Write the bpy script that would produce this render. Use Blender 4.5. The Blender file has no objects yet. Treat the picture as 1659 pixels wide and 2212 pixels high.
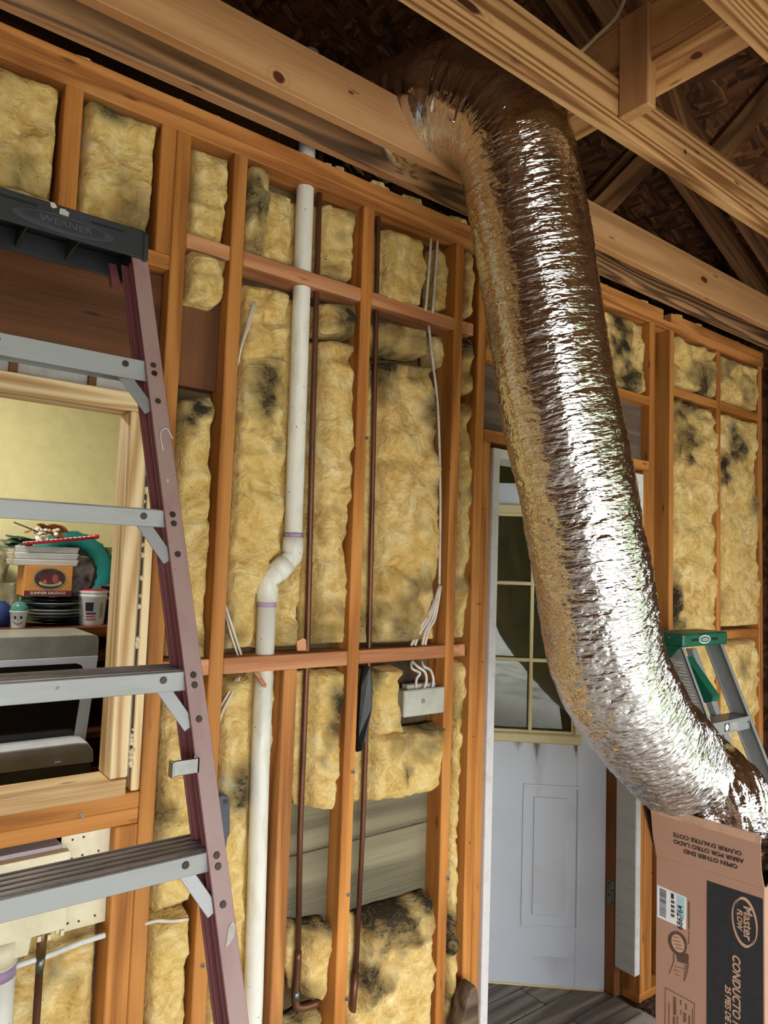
import bpy, bmesh, math, random
import numpy as np
from mathutils import Matrix, Vector

random.seed(7)
SC = bpy.context.scene
COL = SC.collection

# ------------------------------------------------------------------ camera
FPX, IW, IH = 1534.0, 1659.0, 2212.0
YAW, PITCH, ROLL = math.radians(37.234), math.radians(4.0935), math.radians(1.9369)
CAM = np.array([0.0, -1.76, 1.785])
_f = np.array([math.sin(YAW)*math.cos(PITCH), math.cos(YAW)*math.cos(PITCH), math.sin(PITCH)])
_r = np.array([math.cos(YAW), -math.sin(YAW), 0.0])
_u = np.cross(_r, _f)
_r2 = math.cos(ROLL)*_r + math.sin(ROLL)*_u
_u2 = -math.sin(ROLL)*_r + math.cos(ROLL)*_u
RM = np.stack([_r2, _u2, -_f])
cd = bpy.data.cameras.new('camera')
cd.sensor_fit = 'VERTICAL'; cd.sensor_height = 24.0; cd.lens = FPX/IH*24.0
cd.clip_start = 0.02
cam = bpy.data.objects.new('camera', cd); COL.objects.link(cam)
M = Matrix(((_r2[0], _u2[0], -_f[0], CAM[0]), (_r2[1], _u2[1], -_f[1], CAM[1]), (_r2[2], _u2[2], -_f[2], CAM[2]), (0, 0, 0, 1)))
cam.matrix_world = M
SC.camera = cam

# ------------------------------------------------------------------ world, daylight, exposure
SC.view_settings.view_transform = 'Standard'
SC.view_settings.look = 'None'
SC.view_settings.gamma = 1.0
SC.view_settings.use_curve_mapping = False
SC.view_settings.exposure = 0.28
w = bpy.data.worlds.new('overcast_sky'); SC.world = w
w.use_nodes = True
w.node_tree.nodes['Background'].inputs[0].default_value = (0.95, 0.975, 1.0, 1)
w.node_tree.nodes['Background'].inputs[1].default_value = 9.0

def portal(name, loc, rot, sx, sy):
    l = bpy.data.lights.new(name, 'AREA'); l.shape = 'RECTANGLE'; l.size = sx; l.size_y = sy
    l.cycles.is_portal = True
    o = bpy.data.objects.new(name, l); COL.objects.link(o); o.location = loc; o.rotation_euler = rot
    return o
# the open garage door and side opening behind the photographer
portal('garage_opening_portal', (0.4, -5.15, 1.19), (math.radians(90), 0, 0), 6.2, 2.36)

portal('side_opening_portal', (3.86, -3.22, 1.13), (math.radians(90), 0, math.radians(90)), 2.9, 2.25)
# ------------------------------------------------------------------ pixel -> position helpers
def ray(x, y):
    return RM.T @ np.array([(x-IW/2)/FPX, -(y-IH/2)/FPX, -1.0])
def U(x, y, Y=0.0):
    d = ray(x, y); return CAM + d*(Y-CAM[1])/d[1]
def UX(x, y, X):
    d = ray(x, y); return CAM + d*(X-CAM[0])/d[0]
def UZ(x, y, Z):
    d = ray(x, y); return CAM + d*(Z-CAM[2])/d[2]
def UD(x, y, D):
    return CAM + ray(x, y)*D

# ------------------------------------------------------------------ numpy noise
def _hash(ix, iy, iz, seed):
    n = (ix.astype(np.int64)*374761393 + iy.astype(np.int64)*668265263 + iz.astype(np.int64)*2147483647 + seed*1442695041) & 0xFFFFFFFF
    n = ((n ^ (n >> 13))*1274126177) & 0xFFFFFFFF
    n = ((n ^ (n >> 16))*2246822519) & 0xFFFFFFFF
    return ((n ^ (n >> 15)) & 0xFFFFFF)/float(0xFFFFFF)
def vnoise(p, seed=0):
    p = np.asarray(p, float); i = np.floor(p); fr = p-i; fr = fr*fr*fr*(fr*(fr*6-15)+10)
    r = 0
    for dx in (0, 1):
        for dy in (0, 1):
            for dz in (0, 1):
                wgt = (fr[:, 0] if dx else 1-fr[:, 0])*(fr[:, 1] if dy else 1-fr[:, 1])*(fr[:, 2] if dz else 1-fr[:, 2])
                r = r + wgt*_hash(i[:, 0]+dx, i[:, 1]+dy, i[:, 2]+dz, seed)
    return r
def fbm(p, octv=3, seed=0):
    p = np.asarray(p, float); a = 0.5; s = 0; tot = 0
    for k in range(octv):
        s = s + a*vnoise(p*(2.03**k), seed+k*17); tot += a; a *= 0.5
    return s/tot

# ------------------------------------------------------------------ object helpers
def tag(o, label=None, cat=None, group=None, kind=None):
    if label: o['label'] = label
    if cat: o['category'] = cat
    if group: o['group'] = group
    if kind: o['kind'] = kind
    return o
def link(name, me, mat=None, parent=None, mw=None):
    o = bpy.data.objects.new(name, me); COL.objects.link(o)
    if mat is not None and me is not None and len(me.materials) == 0: me.materials.append(mat)
    if mw is not None: o.matrix_world = mw
    if parent is not None:
        o.parent = parent
        o.matrix_parent_inverse = PW[parent.name].inverted() if parent.name in PW else Matrix.Identity(4)
    PW[o.name] = (mw.copy() if mw is not None else Matrix.Identity(4))
    return o
PW = {}
def empty(name, loc=(0, 0, 0), **kw):
    o = link(name, None, mw=Matrix.Translation(Vector(loc)))
    o.empty_display_size = 0.05
    return tag(o, **kw)
def mesh(name, vs, fs, smooth=False):
    me = bpy.data.meshes.new(name)
    me.from_pydata([tuple(v) for v in vs], [], [tuple(f) for f in fs]); me.update()
    if smooth: me.polygons.foreach_set('use_smooth', [True]*len(me.polygons))
    return me
def fix(me):
    bm = bmesh.new(); bm.from_mesh(me); bmesh.ops.recalc_face_normals(bm, faces=bm.faces); bm.to_mesh(me); bm.free(); return me
def chamfer(L, W, T, c=0.0025):
    """box with small chamfers, centred, long axis local X"""
    h = (L/2, W/2, T/2); c = min(c, T*0.3, W*0.3)
    vs = []; idx = {}
    for sx in (-1, 1):
        for sy in (-1, 1):
            for sz in (-1, 1):
                s = (sx, sy, sz)
                for a in range(3):
                    v = [s[k]*(h[k]-(c if k != a else 0)) for k in range(3)]
                    idx[(s, a)] = len(vs); vs.append(v)
    fs = []
    for a in range(3):
        b, d = (a+1) % 3, (a+2) % 3
        for sg in (-1, 1):
            q = []
            for (tb, td) in ((-1, -1), (1, -1), (1, 1), (-1, 1)):
                s = [0, 0, 0]; s[a] = sg; s[b] = tb; s[d] = td; q.append(idx[(tuple(s), a)])
            fs.append(q if sg > 0 else q[::-1])
    for a in range(3):
        b, d = (a+1) % 3, (a+2) % 3
        for tb in (-1, 1):
            for td in (-1, 1):
                s0 = [0, 0, 0]; s1 = [0, 0, 0]; s0[a] = -1; s1[a] = 1
                for s in (s0, s1): s[b] = tb; s[d] = td
                s0 = tuple(s0); s1 = tuple(s1)
                q = [idx[(s0, b)], idx[(s1, b)], idx[(s1, d)], idx[(s0, d)]]
                fs.append(q)
    for sx in (-1, 1):
        for sy in (-1, 1):
            for sz in (-1, 1):
                s = (sx, sy, sz); fs.append([idx[(s, 0)], idx[(s, 1)], idx[(s, 2)]])
    return fix(mesh('board', vs, fs))
def board(name, x, y, z, mat, parent=None, axis=None, c=0.0025):
    """axis-aligned board from ranges; grain runs along its longest side"""
    lo = (min(x), min(y), min(z)); hi = (max(x), max(y), max(z))
    d = [hi[k]-lo[k] for k in range(3)]
    a = axis if axis is not None else d.index(max(d))
    b, e = (a+1) % 3, (a+2) % 3
    me = chamfer(d[a], d[b], d[e], c)
    R = Matrix.Identity(4)
    cols = [None]*3
    R = Matrix(((0,)*4,)*4)
    R[a][0] = 1; R[b][1] = 1; R[e][2] = 1; R[3][3] = 1
    ctr = Vector([(lo[k]+hi[k])/2 for k in range(3)])
    return link(name, me, mat, parent, Matrix.Translation(ctr) @ R)
def beam(name, p0, p1, wid, thk, mat, parent=None, side=(0, 1, 0), c=0.0025):
    """board between two points, 'thk' measured along side"""
    p0 = Vector(p0); p1 = Vector(p1); ax = (p1-p0); L = ax.length; ax.normalize()
    s = Vector(side); s = (s-ax*s.dot(ax)).normalized(); t = s.cross(ax)
    R = Matrix(((ax.x, t.x, s.x, 0), (ax.y, t.y, s.y, 0), (ax.z, t.z, s.z, 0), (0, 0, 0, 1)))
    return link(name, chamfer(L, wid, thk, c), mat, parent, Matrix.Translation((p0+p1)/2) @ R)
def tube_mesh(pts, r, n=14, cap=True, closed=False):
    pts = [Vector(p) for p in pts]; rs = r if isinstance(r, (list, tuple)) else [r]*len(pts)
    vs = []; fs = []; t0 = (pts[1]-pts[0]).normalized()
    nrm = t0.orthogonal().normalized()
    for i, p in enumerate(pts):
        t = (pts[min(i+1, len(pts)-1)]-pts[max(i-1, 0)]).normalized()
        nrm = (nrm-t*nrm.dot(t)).normalized(); b = t.cross(nrm)
        for k in range(n):
            a = 2*math.pi*k/n; vs.append(p+(nrm*math.cos(a)+b*math.sin(a))*rs[i])
    for i in range(len(pts)-1):
        for k in range(n):
            fs.append((i*n+k, i*n+(k+1) % n, (i+1)*n+(k+1) % n, (i+1)*n+k))
    if cap: fs.append(tuple(range(n))[::-1]); fs.append(tuple((len(pts)-1)*n+k for k in range(n)))
    me = mesh('tube', vs, fs, True)
    return fix(me)
def spline(pts, n=8):
    P = [np.array(p, float) for p in pts]; P = [2*P[0]-P[1]]+P+[2*P[-1]-P[-2]]; out = []
    for i in range(1, len(P)-2):
        for k in range(n):
            t = k/n
            out.append(0.5*((2*P[i])+(-P[i-1]+P[i+1])*t+(2*P[i-1]-5*P[i]+4*P[i+1]-P[i+2])*t*t+(-P[i-1]+3*P[i]-3*P[i+1]+P[i+2])*t**3))
    out.append(P[-2]); return out
def tube(name, pts, r, mat, parent=None, n=14, sm=0):
    if sm:
        if isinstance(r, (list, tuple)):
            r = list(np.interp(np.linspace(0, len(r)-1, (len(r)-1)*sm+1), range(len(r)), r))
        pts = spline(pts, sm)
    c = Vector(np.mean(np.array([tuple(p) for p in pts]), axis=0))
    return link(name, tube_mesh([Vector(p)-c for p in pts], r, n), mat, parent, Matrix.Translation(c))
def lathe_mesh(prof, n=32):
    vs = []; fs = []
    for (r, z) in prof:
        for k in range(n):
            a = 2*math.pi*k/n; vs.append((r*math.cos(a), r*math.sin(a), z))
    for i in range(len(prof)-1):
        for k in range(n): fs.append((i*n+k, i*n+(k+1) % n, (i+1)*n+(k+1) % n, (i+1)*n+k))
    fs.append(tuple(range(n))[::-1]); fs.append(tuple((len(prof)-1)*n+k for k in range(n)))
    return fix(mesh('lathe', vs, fs, True))
def lathe(name, prof, loc, mat, parent=None, n=32, rot=None):
    m = Matrix.Translation(Vector(loc))
    if rot is not None: m = m @ rot
    o = link(name, lathe_mesh(prof, n), mat, parent, m)
    sharp(o.data); return o
def sharp(me, ang=40):
    try: me.set_sharp_from_angle(angle=math.radians(ang))
    except Exception: pass
def prism_mesh(poly, ext, c=0.0):
    """poly: 3d points of the front outline, ext: extrusion vector"""
    n = len(poly); e = np.array(ext, float)
    vs = [np.array(p, float) for p in poly]+[np.array(p, float)+e for p in poly]
    fs = [tuple(range(n)), tuple(range(2*n-1, n-1, -1))]
    for k in range(n): fs.append((k, (k+1) % n, n+(k+1) % n, n+k))
    me = fix(mesh('prism', vs, fs))
    if c > 0:
        bm = bmesh.new(); bm.from_mesh(me)
        bmesh.ops.bevel(bm, geom=list(bm.edges), offset=c, segments=2, profile=0.6, affect='EDGES', clamp_overlap=True)
        bm.to_mesh(me); bm.free()
    return me
def prism(name, poly, ext, mat, parent=None, c=0.0):
    poly = np.array(poly, float); ctr = poly.mean(0)
    return link(name, prism_mesh(poly-ctr, ext, c), mat, parent, Matrix.Translation(Vector(ctr)))
def text_mesh(s, size, shear=0.0, ext=0.0004, bold=0.0):
    cu = bpy.data.curves.new('text', 'FONT'); cu.body = s; cu.size = size; cu.shear = shear; cu.extrude = ext; cu.offset = bold
    cu.align_x = 'CENTER'; cu.align_y = 'CENTER'; cu.resolution_u = 3
    o = bpy.data.objects.new('text', cu); COL.objects.link(o)
    dg = bpy.context.evaluated_depsgraph_get(); dg.update()
    me = bpy.data.meshes.new_from_object(o.evaluated_get(dg))
    bpy.data.objects.remove(o); bpy.data.curves.remove(cu)
    me.materials.clear()
    return me

# ------------------------------------------------------------------ materials
def srgb(r, g, b):
    f = lambda v: (v/255.0/12.92) if v/255.0 <= 0.04045 else ((v/255.0+0.055)/1.055)**2.4
    return (f(r), f(g), f(b), 1.0)
def newmat(name):
    m = bpy.data.materials.new(name); m.use_nodes = True
    nt = m.node_tree; b = nt.nodes['Principled BSDF']; return m, nt, b
def N(nt, typ, **kw):
    n = nt.nodes.new(typ)
    for k, v in kw.items():
        if k.startswith('i_'):
            n.inputs[k[2:].replace('_', ' ')].default_value = v
        else: setattr(n, k, v)
    return n
def mixc(nt, fac, a, b, mode='MIX'):
    n = nt.nodes.new('ShaderNodeMix'); n.data_type = 'RGBA'; n.blend_type = mode
    for sock, v in ((n.inputs[0], fac), (n.inputs[6], a), (n.inputs[7], b)):
        if hasattr(v, 'links') or hasattr(v, 'is_linked'): nt.links.new(v, sock)
        else: sock.default_value = v
    return n.outputs[2]
def math_(nt, op, a, b=None, clamp=False):
    n = nt.nodes.new('ShaderNodeMath'); n.operation = op; n.use_clamp = clamp
    for i, v in enumerate((a, b)):
        if v is None: continue
        if hasattr(v, 'is_linked'): nt.links.new(v, n.inputs[i])
        else: n.inputs[i].default_value = v
    return n.outputs[0]
def ramp(nt, fac, stops):
    n = nt.nodes.new('ShaderNodeValToRGB'); e = n.color_ramp.elements
    while len(e) < len(stops): e.new(0.5)
    for k, (p, c) in enumerate(stops): e[k].position = p; e[k].color = c
    nt.links.new(fac, n.inputs[0]); return n.outputs[0]
def noise(nt, vec, scale=1.0, detail=3.0, rough=0.55, dist=0.0):
    n = N(nt, 'ShaderNodeTexNoise'); n.inputs['Scale'].default_value = scale; n.inputs['Detail'].default_value = detail
    n.inputs['Roughness'].default_value = rough; n.inputs['Distortion'].default_value = dist
    nt.links.new(vec, n.inputs['Vector']); return n.outputs[0]
def scaled(nt, vec, s, add=None):
    m = N(nt, 'ShaderNodeVectorMath', operation='MULTIPLY'); nt.links.new(vec, m.inputs[0]); m.inputs[1].default_value = s
    o = m.outputs[0]
    if add is not None:
        a = N(nt, 'ShaderNodeVectorMath', operation='ADD'); nt.links.new(o, a.inputs[0]); nt.links.new(add, a.inputs[1]); o = a.outputs[0]
    return o
def objco(nt, rnd=True):
    tc = N(nt, 'ShaderNodeTexCoord')
    if not rnd: return tc.outputs['Object'], None
    oi = N(nt, 'ShaderNodeObjectInfo')
    k = math_(nt, 'MULTIPLY', oi.outputs['Random'], 97.0)
    cb = N(nt, 'ShaderNodeCombineXYZ')
    for i in range(3): nt.links.new(k, cb.inputs[i])
    return tc.outputs['Object'], cb.outputs[0]
def bump(nt, b, h, strength=0.3, dist=0.01):
    n = N(nt, 'ShaderNodeBump'); n.inputs['Strength'].default_value = strength; n.inputs['Distance'].default_value = dist
    nt.links.new(h, n.inputs['Height']); nt.links.new(n.outputs[0], b.inputs['Normal'])
def wood(name, dark, mid, light, grain=30.0, rough=0.62, dirt=0.25, knots=(), vary=0.25, gx=0.55, contrast=1.0, dirtcol=(60, 42, 28)):
    m, nt, b = newmat(name)
    co, rn = objco(nt)
    low = noise(nt, scaled(nt, co, (gx, 7.0, 7.0), rn), 1.0, 2.0, 0.5, 0.3)
    s = math_(nt, 'SINE', math_(nt, 'MULTIPLY', low, grain*2.2))
    ring = math_(nt, 'ADD', math_(nt, 'MULTIPLY', s, 0.5*contrast), 0.5)
    fine = noise(nt, scaled(nt, co, (5.0, 210.0, 210.0), rn), 1.0, 3.0, 0.6)
    g = math_(nt, 'ADD', math_(nt, 'MULTIPLY', ring, 0.55), math_(nt, 'MULTIPLY', fine, 0.45))
    colr = ramp(nt, g, [(0.2, srgb(*dark)), (0.5, srgb(*mid)), (0.8, srgb(*light))])
    # board to board variation
    oi = N(nt, 'ShaderNodeObjectInfo')
    hv = N(nt, 'ShaderNodeHueSaturation')
    nt.links.new(math_(nt, 'ADD', math_(nt, 'MULTIPLY', oi.outputs['Random'], vary), 1.0-vary*0.5), hv.inputs['Value'])
    nt.links.new(colr, hv.inputs['Color']); c = hv.outputs[0]
    blot = noise(nt, scaled(nt, co, (1.6, 5.0, 5.0), rn), 1.3, 4.0, 0.6)
    dm = math_(nt, 'MULTIPLY', math_(nt, 'SUBTRACT', blot, 0.55, True), dirt*5.0, True)
    c = mixc(nt, dm, c, srgb(*dirtcol))
    # random small knots and specks
    vo = N(nt, 'ShaderNodeTexVoronoi'); nt.links.new(scaled(nt, co, (4.0, 16.0, 16.0), rn), vo.inputs['Vector']); vo.inputs['Scale'].default_value = 1.0
    kn = math_(nt, 'MULTIPLY', math_(nt, 'SUBTRACT', 0.11, vo.outputs['Distance']), 14.0, True)
    c = mixc(nt, math_(nt, 'MULTIPLY', kn, 0.75), c, srgb(int(dark[0]*0.5), int(dark[1]*0.42), int(dark[2]*0.4)))
    for (kx, ky, kz, ra, rb) in knots:
        sb = N(nt, 'ShaderNodeVectorMath', operation='SUBTRACT'); nt.links.new(co, sb.inputs[0]); sb.inputs[1].default_value = (kx, ky, kz)
        sm = N(nt, 'ShaderNodeVectorMath', operation='MULTIPLY'); nt.links.new(sb.outputs[0], sm.inputs[0]); sm.inputs[1].default_value = (1/ra, 1/rb, 1/rb)
        ln = N(nt, 'ShaderNodeVectorMath', operation='LENGTH'); nt.links.new(sm.outputs[0], ln.inputs[0])
        wob = math_(nt, 'ADD', ln.outputs['Value'], math_(nt, 'MULTIPLY', math_(nt, 'SUBTRACT', noise(nt, scaled(nt, co, (40, 40, 40)), 1.0, 2.0), 0.5), 0.5))
        core = math_(nt, 'MULTIPLY', math_(nt, 'SUBTRACT', 1.0, wob), 4.0, True)
        halo = math_(nt, 'MULTIPLY', math_(nt, 'SUBTRACT', 2.3, wob), 0.35, True)
        rings = math_(nt, 'MULTIPLY', math_(nt, 'ADD', math_(nt, 'SINE', math_(nt, 'MULTIPLY', wob, 9.0)), 1.0), 0.5)
        c = mixc(nt, math_(nt, 'MULTIPLY', halo, rings), c, srgb(*dark))
        c = mixc(nt, core, c, srgb(int(dark[0]*0.55), int(dark[1]*0.40), int(dark[2]*0.36)))
    nt.links.new(c, b.inputs['Base Color']); b.inputs['Roughness'].default_value = rough
    b.inputs['Specular IOR Level'].default_value = 0.3
    bump(nt, b, math_(nt, 'ADD', g, math_(nt, 'MULTIPLY', dm, -0.3)), 0.22, 0.004)
    return m
def plain(name, col, rough=0.5, metal=0.0, var=0.08, scale=14.0, bmp=0.0, spec=0.5):
    m, nt, b = newmat(name)
    co, rn = objco(nt)
    nz = noise(nt, scaled(nt, co, (1, 1, 1), rn), scale, 4.0, 0.6)
    d = tuple(max(0, int(v*(1-var*2.2))) for v in col)
    nt.links.new(ramp(nt, nz, [(0.3, srgb(*d)), (0.62, srgb(*col))]), b.inputs['Base Color'])
    b.inputs['Roughness'].default_value = rough; b.inputs['Metallic'].default_value = metal
    b.inputs['Specular IOR Level'].default_value = spec
    if bmp: bump(nt, b, nz, bmp, 0.004)
    return m
def stained(name, col, stain, rough=0.4, amt=0.5, scale=9.0, stretch=(1, 1, 1), metal=0.0, speck=0.0, speckcol=(40, 34, 28), spr=0.13, drips=()):
    m, nt, b = newmat(name)
    co, rn = objco(nt)
    nz = noise(nt, scaled(nt, co, stretch, rn), scale, 6.0, 0.65)
    f = math_(nt, 'MULTIPLY', math_(nt, 'SUBTRACT', nz, 0.5, True), amt*6.0, True)
    c = mixc(nt, f, srgb(*col), srgb(*stain))
    if speck:
        vo = N(nt, 'ShaderNodeTexVoronoi'); nt.links.new(scaled(nt, co, (1, 1, 1), rn), vo.inputs['Vector']); vo.inputs['Scale'].default_value = speck
        sp = math_(nt, 'MULTIPLY', math_(nt, 'SUBTRACT', spr, vo.outputs['Distance']), 20.0, True)
        keep = math_(nt, 'GREATER_THAN', noise(nt, scaled(nt, co, (1, 1, 1), rn), speck*0.35, 1.0), 0.58)
        c = mixc(nt, math_(nt, 'MULTIPLY', sp, keep), c, srgb(*speckcol))
    for (ax, ay, wd, ln, st) in drips:          # brown runs: start (ax, ay) in the part's own axes, running towards -x
        sx = N(nt, 'ShaderNodeSeparateXYZ'); nt.links.new(co, sx.inputs[0])
        dy = math_(nt, 'DIVIDE', math_(nt, 'ABSOLUTE', math_(nt, 'SUBTRACT', sx.outputs[1], ay)), wd)
        dx = math_(nt, 'DIVIDE', math_(nt, 'SUBTRACT', ax, sx.outputs[0]), ln)
        k = math_(nt, 'MULTIPLY', math_(nt, 'SUBTRACT', 1.0, math_(nt, 'ADD', dy, dx), True), math_(nt, 'GREATER_THAN', dx, 0.0))
        k = math_(nt, 'MULTIPLY', math_(nt, 'MULTIPLY', k, st), math_(nt, 'ADD', noise(nt, scaled(nt, co, (30, 120, 60)), 1.0, 4.0), 0.2), True)
        c = mixc(nt, k, c, srgb(96, 72, 50))
    nt.links.new(c, b.inputs['Base Color']); b.inputs['Roughness'].default_value = rough; b.inputs['Metallic'].default_value = metal
    bump(nt, b, nz, 0.08, 0.003)
    return m

M_STUD = wood('stud_pine', (130, 76, 30), (182, 118, 54), (202, 140, 74), 14, dirt=0.22, vary=0.22, contrast=0.6)
M_PLATE = wood('plate_pine', (132, 78, 36), (182, 118, 60), (202, 142, 82), 16, dirt=0.35, vary=0.15, contrast=0.7)
M_BLOCK = wood('block_pine', (150, 92, 56), (194, 134, 92), (212, 156, 112), 16, dirt=0.12, vary=0.12, contrast=0.6)
M_NEW = wood('new_white_pine', (186, 146, 98), (226, 194, 146), (240, 216, 172), 26, dirt=0.05, vary=0.10, contrast=1.0)
M_HEAD = wood('aged_header_wood', (74, 44, 24), (106, 66, 38), (126, 82, 50), 9, gx=.3, dirt=0.3, vary=0.08, contrast=0.6)
M_GREY = wood('weathered_grey_board', (86, 80, 62), (120, 112, 88), (140, 132, 106), 9, gx=.22, dirt=0.25, vary=0.1, contrast=.7, dirtcol=(70, 66, 56))
M_BARN = wood('grey_brown_board', (78, 62, 54), (106, 90, 80), (124, 108, 96), 14, dirt=0.3, vary=0.1, contrast=0.5)
M_RAFT = wood('attic_lumber', (96, 62, 38), (128, 88, 56), (148, 106, 70), 18, dirt=0.25, vary=0.2)
M_WEATH = wood('weathered_joist', (88, 66, 48), (146, 108, 74), (178, 136, 96), 34, dirt=0.35, vary=0.08, contrast=1.2, dirtcol=(72, 58, 48))
M_PLANK = wood('worn_floor_plank', (92, 80, 70), (128, 116, 106), (150, 140, 130), 22, dirt=0.35, vary=0.18, contrast=0.8, dirtcol=(70, 54, 40))
M_CAB = wood('dark_cabinet_wood', (52, 26, 12), (92, 50, 24), (122, 72, 38), 22, rough=0.4, dirt=0.1, contrast=0.8)
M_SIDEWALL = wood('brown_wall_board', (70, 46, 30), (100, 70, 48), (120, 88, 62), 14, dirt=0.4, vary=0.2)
M_BARK = wood('old_driftwood', (60, 46, 36), (96, 78, 62), (122, 104, 86), 14, dirt=0.4, contrast=.8)

def osb(name):
    m, nt, b = newmat(name)
    co, rn = objco(nt, False)
    def layer(rot, sc):
        mp = N(nt, 'ShaderNodeMapping'); nt.links.new(co, mp.inputs[0]); mp.inputs['Rotation'].default_value = (0, 0, rot); mp.inputs['Scale'].default_value = sc
        v = N(nt, 'ShaderNodeTexVoronoi'); nt.links.new(mp.outputs[0], v.inputs['Vector']); v.inputs['Scale'].default_value = 1.0
        return v
    a = layer(0.35, (52, 13, 10)); c = layer(1.1, (14, 56, 10))
    sel = math_(nt, 'GREATER_THAN', noise(nt, co, 9.0, 2.0), 0.5)
    sa = N(nt, 'ShaderNodeSeparateColor'); nt.links.new(a.outputs['Color'], sa.inputs[0])
    sb = N(nt, 'ShaderNodeSeparateColor'); nt.links.new(c.outputs['Color'], sb.inputs[0])
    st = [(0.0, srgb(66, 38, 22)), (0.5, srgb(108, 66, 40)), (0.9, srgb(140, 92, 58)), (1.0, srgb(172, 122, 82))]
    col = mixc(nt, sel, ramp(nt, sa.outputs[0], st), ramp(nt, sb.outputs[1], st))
    nt.links.new(col, b.inputs['Base Color']); b.inputs['Roughness'].default_value = 0.75
    bump(nt, b, math_(nt, 'ADD', sa.outputs[0], sb.outputs[1]), 0.3, 0.004)
    return m
M_OSB = osb('osb_sheathing')

def insulation(name):
    m, nt, b = newmat(name)
    co, rn = objco(nt)
    big = noise(nt, scaled(nt, co, (9, 9, 7), rn), 1.0, 3.0, 0.55, 1.8)
    wisp = noise(nt, scaled(nt, co, (17, 17, 24), rn), 1.0, 5.0, 0.60, 2.2)
    fine = noise(nt, scaled(nt, co, (70, 70, 110), rn), 1.0, 4.0, 0.65, 1.5)
    v = math_(nt, 'ADD', math_(nt, 'ADD', math_(nt, 'MULTIPLY', big, 0.42), math_(nt, 'MULTIPLY', wisp, 0.40)), math_(nt, 'MULTIPLY', fine, 0.18))
    c = ramp(nt, v, [(0.33, srgb(182, 138, 72)), (0.45, srgb(218, 180, 110)), (0.54, srgb(236, 206, 140)), (0.66, srgb(248, 232, 186))])  # lit tufts and shaded creases painted in, colour follows the bump noise
    hue = noise(nt, scaled(nt, co, (4, 4, 3), rn), 1.0, 2.0)
    c = mixc(nt, math_(nt, 'MULTIPLY', math_(nt, 'SUBTRACT', hue, 0.45, True), 1.5, True), c, srgb(232, 200, 112))
    at = N(nt, 'ShaderNodeAttribute'); at.attribute_name = 'mold'
    md = math_(nt, 'MULTIPLY', at.outputs['Fac'], math_(nt, 'ADD', math_(nt, 'ADD', math_(nt, 'MULTIPLY', wisp, 1.3), math_(nt, 'MULTIPLY', fine, 1.2)), -0.12), True)
    c = mixc(nt, md, c, srgb(62, 54, 42))
    du = noise(nt, scaled(nt, co, (6, 6, 4), rn), 1.0, 4.0, 0.6, 0.8)
    c = mixc(nt, math_(nt, 'MULTIPLY', math_(nt, 'SUBTRACT', du, 0.60, True), 2.2, True), c, srgb(140, 112, 68))
    vo = N(nt, 'ShaderNodeTexVoronoi'); nt.links.new(scaled(nt, co, (1, 1, 1), rn), vo.inputs['Vector']); vo.inputs['Scale'].default_value = 70.0
    sp = math_(nt, 'MULTIPLY', math_(nt, 'SUBTRACT', 0.12, vo.outputs['Distance']), 18.0, True)
    keep = math_(nt, 'GREATER_THAN', math_(nt, 'ADD', noise(nt, scaled(nt, co, (9, 9, 9), rn), 1.0, 2.0), math_(nt, 'MULTIPLY', at.outputs['Fac'], 0.2)), 0.60)
    c = mixc(nt, math_(nt, 'MULTIPLY', sp, keep), c, srgb(58, 44, 28))
    nt.links.new(c, b.inputs['Base Color']); b.inputs['Roughness'].default_value = 0.95; b.inputs['Specular IOR Level'].default_value = 0.05
    h = math_(nt, 'ADD', math_(nt, 'ADD', math_(nt, 'MULTIPLY', wisp, 1.0), math_(nt, 'MULTIPLY', big, 0.6)), math_(nt, 'MULTIPLY', fine, 0.35))
    bump(nt, b, h, 0.6, 0.035)
    return m
M_INS = insulation('yellow_fibreglass')

def foil(name):
    m, nt, b = newmat(name)
    uv = N(nt, 'ShaderNodeUVMap').outputs[0]
    a = noise(nt, scaled(nt, uv, (14, 75, 1)), 1.0, 3.0, 0.6, 0.8)
    vo = N(nt, 'ShaderNodeTexVoronoi'); vo.feature = 'F1'; nt.links.new(scaled(nt, uv, (34, 90, 1)), vo.inputs['Vector']); vo.inputs['Scale'].default_value = 1.0
    v2 = N(nt, 'ShaderNodeTexVoronoi'); v2.feature = 'F1'; nt.links.new(scaled(nt, uv, (80, 150, 1)), v2.inputs['Vector']); v2.inputs['Scale'].default_value = 1.0
    h = math_(nt, 'ADD', math_(nt, 'MULTIPLY', a, 1.0), math_(nt, 'ADD', math_(nt, 'MULTIPLY', vo.outputs['Distance'], 0.45), math_(nt, 'MULTIPLY', v2.outputs['Distance'], 0.22)))
    at = N(nt, 'ShaderNodeAttribute'); at.attribute_name = 'crumple'
    h = math_(nt, 'MULTIPLY', h, at.outputs['Fac'])
    b.inputs['Base Color'].default_value = (0.80, 0.80, 0.80, 1); b.inputs['Metallic'].default_value = 1.0
    b.inputs['Roughness'].default_value = 0.11
    bump(nt, b, h, 0.8, 0.009)
    return m
M_FOIL = foil('silver_foil')
M_PVC = stained('white_pvc', (226, 224, 214), (176, 164, 140), 0.4, 0.42, 4.0, (6, 6, 1.5), speck=60)
M_PRIMER = plain('purple_primer', (176, 150, 186), 0.45)
M_COPPER = stained('aged_copper', (106, 68, 48), (62, 44, 36), 0.42, 0.5, 6.0, (3, 3, 1), metal=0.55)
M_BRASS = plain('dull_brass', (120, 92, 54), 0.4, 0.7)
M_SOLDER = plain('grey_solder', (120, 122, 112), 0.35, 0.8, 0.2)
M_CABLE = plain('white_cable_sheath', (218, 206, 194), 0.5, 0, 0.06)
M_CABLE2 = plain('tan_cable_sheath', (198, 176, 132), 0.5, 0, 0.06)
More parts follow.
